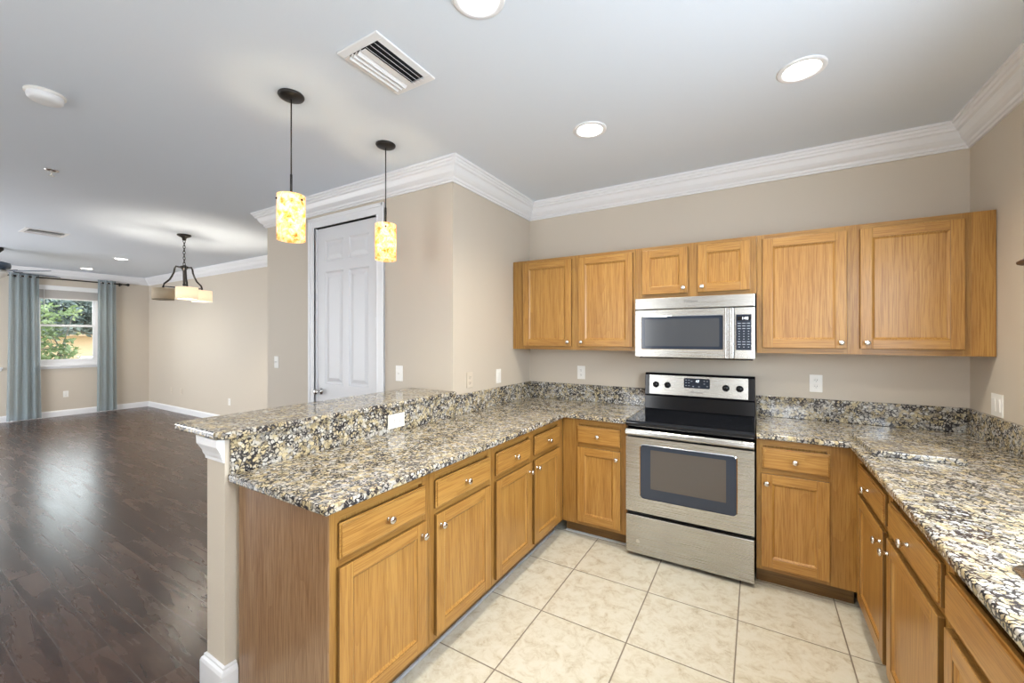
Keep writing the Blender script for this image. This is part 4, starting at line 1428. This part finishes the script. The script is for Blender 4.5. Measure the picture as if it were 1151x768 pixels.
def ceiling_fan():
    t = thing('ceiling_fan', (-7.243, -2.251, CH), 0, 'dark ceiling fan cut off by the left photo edge', 'fan')
    b = MB()
    b.lathe([(0, -0.0004), (0.065, -0.0004), (0.066, -0.03), (0.030, -0.075), (0, -0.078)], (0, 0, 0), 2, 24)
    b.build('canopy', 'bronze', t)
    b = MB()
    b.tube([(0, 0, -0.07), (0, 0, -0.20)], 0.012, 10)
    b.build('downrod', 'bronze', t)
    b = MB()
    b.lathe([(0, -0.19), (0.06, -0.195), (0.125, -0.215), (0.135, -0.245), (0.130, -0.285), (0.10, -0.305), (0, -0.31)], (0, 0, 0), 2, 28)
    b.build('motor_housing', 'blade', t)
    b = MB()
    b.lathe([(0.06, -0.31), (0.10, -0.33), (0.105, -0.36), (0.085, -0.40), (0.04, -0.425), (0, -0.43)], (0, 0, 0), 2, 24)
    b.build('light_bowl', 'plate', t)
    for k in range(5):
        a = 0.62 + k * 2 * PI / 5
        ca, sa = math.cos(a), math.sin(a)
        def R(x, y, z):
            return (x * ca - y * sa, x * sa + y * ca, z)
        b = MB()
        out = [(0.19, -0.050), (0.30, -0.062), (0.52, -0.070), (0.62, -0.066), (0.66, -0.045), (0.67, 0.0), (0.66, 0.045), (0.62, 0.066), (0.52, 0.070), (0.30, 0.062), (0.19, 0.050)]
        b.prism(out, 2, -0.004, 0.004)
        for v in b.bm.verts:
            x, y, z = v.co
            v.co = R(x, y, -0.325 + z + y * 0.20)
        bl = b.build('fan_blade', 'blade', t)
        b = MB()
        b.prism([(0.09, -0.018), (0.20, -0.030), (0.26, -0.012), (0.26, 0.012), (0.20, 0.030), (0.09, 0.018)], 2, -0.003, 0.003)
        for v in b.bm.verts:
            x, y, z = v.co
            v.co = R(x, y, -0.313 + z + y * 0.10)
        b.build('blade_iron', 'bronze', bl)
ceiling_fan()

# ------------------------------------------------------------------ curtains
RX = FX + 0.095
def rod():
    t = thing('curtain_rod', (RX, -0.33, 2.565), 0, 'dark curtain rod with a round finial above the windows', 'curtain rod')
    b = MB()
    b.tube([(0, 0, 0), (0, -2.9, 0)], 0.012, 12)
    b.build('rod', 'bronze', t)
    for y, s_ in ((0, 1), (-2.9, -1)):
        b = MB()
        b.lathe([(0.012, 0), (0.016, 0.004), (0.016, 0.012), (0.012, 0.018), (0.026, 0.034), (0.030, 0.048), (0.022, 0.066), (0, 0.072)], (0, y, 0), 1, 16, 0, True, s_)
        b.build('finial', 'bronze', t)
    for y in (-0.06, -1.45, -2.84):
        b = MB()
        b.box(-0.094, -0.084, y - 0.012, y + 0.012, -0.035, 0.035)
        b.box(-0.086, -0.006, y - 0.006, y + 0.006, -0.022, -0.012)
        b.box(-0.014, 0.014, y - 0.007, y + 0.007, -0.022, -0.0125)
        b.build('bracket', 'bronze', t)
rod()
def curtain(y0, y1, waves, flare, label):
    t = thing('curtain', (RX, (y0 + y1) / 2, 0.02), 0, label, 'curtain', 'sheer curtains on the rod')
    w = y1 - y0
    b = MB()
    nu, nz = 96, 40
    H = 2.60
    top = 2.60 - 0.0
    V = []
    for j in range(nz + 1):
        q = j / nz
        z = q * H
        row = []
        for i in range(nu + 1):
            u = i / nu
            k = (1 + flare * (1 - q) ** 1.5)
            y = (u - 0.5) * w * k
            amp = 0.030 * (1 + 0.25 * math.sin(u * 9 + 1.3) * (1 - q))
            x = amp * math.sin(2 * PI * waves * u + 0.5 * (1 - q) * math.sin(u * 7)) 
            row.append(b.bm.verts.new((x, y, z)))
        V.append(row)
    for j in range(nz):
        for i in range(nu):
            f = b.bm.faces.new([V[j][i], V[j][i + 1], V[j + 1][i + 1], V[j + 1][i]])
            f.smooth = True
    b.build('fabric', 'sheer', t)
    for i in range(int(waves * 2)):
        u = (i + 0.5 - 0.0) / (waves * 2)
        y = (i / (waves * 2) - 0.5) * w
        if abs(y) > w / 2 - 0.005:
            continue
        b = MB()
        n = 16
        b.tube([(0.022 * math.cos(2 * PI * k / n), y, 2.545 + 0.022 * math.sin(2 * PI * k / n)) for k in range(n)], 0.004, 6, 0, True)
        b.build('grommet', 'nickel', t)
    return t
curtain(-1.850, -1.500, 4, 0.16, 'wide sheer blue-grey curtain, the left one, between the two windows')
curtain(-0.735, -0.468, 3, 0.10, 'narrow sheer blue-grey curtain, the right one, beside the window')

# ------------------------------------------------------------------ shelf tip on the right wall
def wall_shelf():
    t = thing('wall_shelf', (RW, -0.905, 1.775), 0, 'dark wooden wall shelf, only its tip showing at the right photo edge', 'shelf')
    b = MB()
    b.prism([(-0.020, 0.000), (-0.135, 0.000), (-0.150, 0.006), (-0.152, 0.016), (-0.130, 0.030), (-0.080, 0.050), (-0.0005, 0.075), (-0.0005, 0.0)], 1, -0.60, 0.0)
    b.build('board', 'shelf', t, bevel=0.003)
    for y in (-0.12, -0.48):
        b = MB()
        b.prism([(-0.0005, -0.001), (-0.09, -0.001), (-0.07, -0.03), (-0.025, -0.06), (-0.012, -0.11), (-0.0005, -0.11)], 1, y - 0.01, y + 0.01)
        b.build('bracket', 'shelf', t)
wall_shelf()

# ------------------------------------------------------------------ outdoors
struct(sbox('ground_outside', -90, FX - T - 0.02, -60, 50, -0.45, -0.30, 'ground'))
def tree(name, loc, h_trunk, r_trunk, blobs, leaf, n, size, label, seed):
    t = thing(name, loc, 0, label, 'tree', 'trees outside the window')
    R = random.Random(seed)
    b = MB()
    b.tube([(0, 0, 0), (0.05, 0.02, h_trunk * 0.5), (-0.05, 0.10, h_trunk)], [r_trunk, r_trunk * 0.8, r_trunk * 0.55], 10)
    for (c, rad) in blobs:
        b.tube([(-0.05, 0.10, h_trunk * 0.95), (c[0] * 0.5, c[1] * 0.5 + 0.05, (h_trunk + c[2]) / 2), c], [r_trunk * 0.4, r_trunk * 0.25, r_trunk * 0.1], 6)
    b.build('trunk', 'bark', t)
    b = MB()
    vols = [r ** 2.2 for _c, r in blobs]
    for (c, rad), v in zip(blobs, vols):
        for _ in range(int(n * v / sum(vols))):
            while True:
                p = Vector((R.uniform(-1, 1), R.uniform(-1, 1), R.uniform(-1, 1)))
                if 0.25 < p.length < 1:
                    break
            p = Vector(c) + p * rad * (0.8 + 0.35 * R.random())
            d = Vector((R.gauss(0, 1), R.gauss(0, 1), R.gauss(0, 0.6))).normalized()
            s_ = d.cross(Vector((R.gauss(0, 1), R.gauss(0, 1), R.gauss(0, 1)))).normalized()
            L = size * R.uniform(0.7, 1.3)
            k = d.cross(s_) * L * 0.12
            b.face([p - d * L * 0.5, p + s_ * L * 0.28 + k, p + d * L * 0.5, p - s_ * L * 0.28 + k])
    b.build('foliage', leaf, t, recalc=False)
tree('leafy_tree', (-15.6, -0.05, -0.30), 1.5, 0.05, [((0, -0.35, 2.3), 0.55), ((0.2, -0.3, 1.5), 0.62), ((0, 0.25, 1.35), 0.25), ((0.2, -0.2, 0.9), 0.5), ((0.2, -1.3, 2.1), 0.8), ((0.2, -1.9, 1.5), 0.8), ((0, 0.35, 2.55), 0.22)], 'leafl', 2300, 0.15, 'light green leafy tree just outside, at the left of the window', 3)
tree('shade_tree', (-25.0, 3.02, -0.30), 2.0, 0.17, [((0, 0, 2.7), 0.8), ((0.4, -0.9, 2.6), 0.7), ((0, -1.8, 2.9), 0.8), ((0, 1.3, 2.9), 1.2), ((0, -0.6, 3.3), 0.7), ((0.5, -1.5, 2.2), 0.45), ((0, -3.2, 2.9), 0.9)], 'leafd', 4200, 0.24, 'dark blue-green shade tree with a stout trunk, at the right of the window', 5)
tree('leafy_tree', (-34.0, 1.0, -0.30), 2.4, 0.22, [((0, 0, 3.4), 1.5), ((0, 3.0, 3.4), 1.5), ((0, -3.2, 3.2), 1.6), ((0, 6.0, 3.2), 1.4), ((0, -6.5, 3.2), 1.7), ((0, 1.0, 2.4), 1.2)], 'leafl', 4200, 0.34, 'pale green tree far behind the others outside the window', 9)
def house():
    t = thing('neighbour_house', (-42, 6.0, -0.30), 0, 'tan house with a low roof seen through the window, behind the trees', 'house')
    b = MB()
    b.box(-4, 4, -7.0, 9.0, 0, 1.9)
    b.build('wall', 'house', t)
    b = MB()
    b.prism([(-7.6, 1.9), (-7.6, 2.0), (-1.0, 3.4), (3.0, 3.4), (9.6, 2.0), (9.6, 1.9)], 0, -4.6, 4.6)
    b.build('roof', 'roof', t)
house()
def utility():
    b = MB()
    b.box(-0.35, 0.35, -0.55, 0.55, 0, 0.62, 0, 0.03)
    b.box(-0.40, 0.40, -0.60, 0.60, 0.62, 0.70, 0, 0.03)
    tag(b.build('utility_box', 'white', None, (-31.0, 4.4, -0.30)), 'small white box on the lawn outside the window', 'box')
utility()
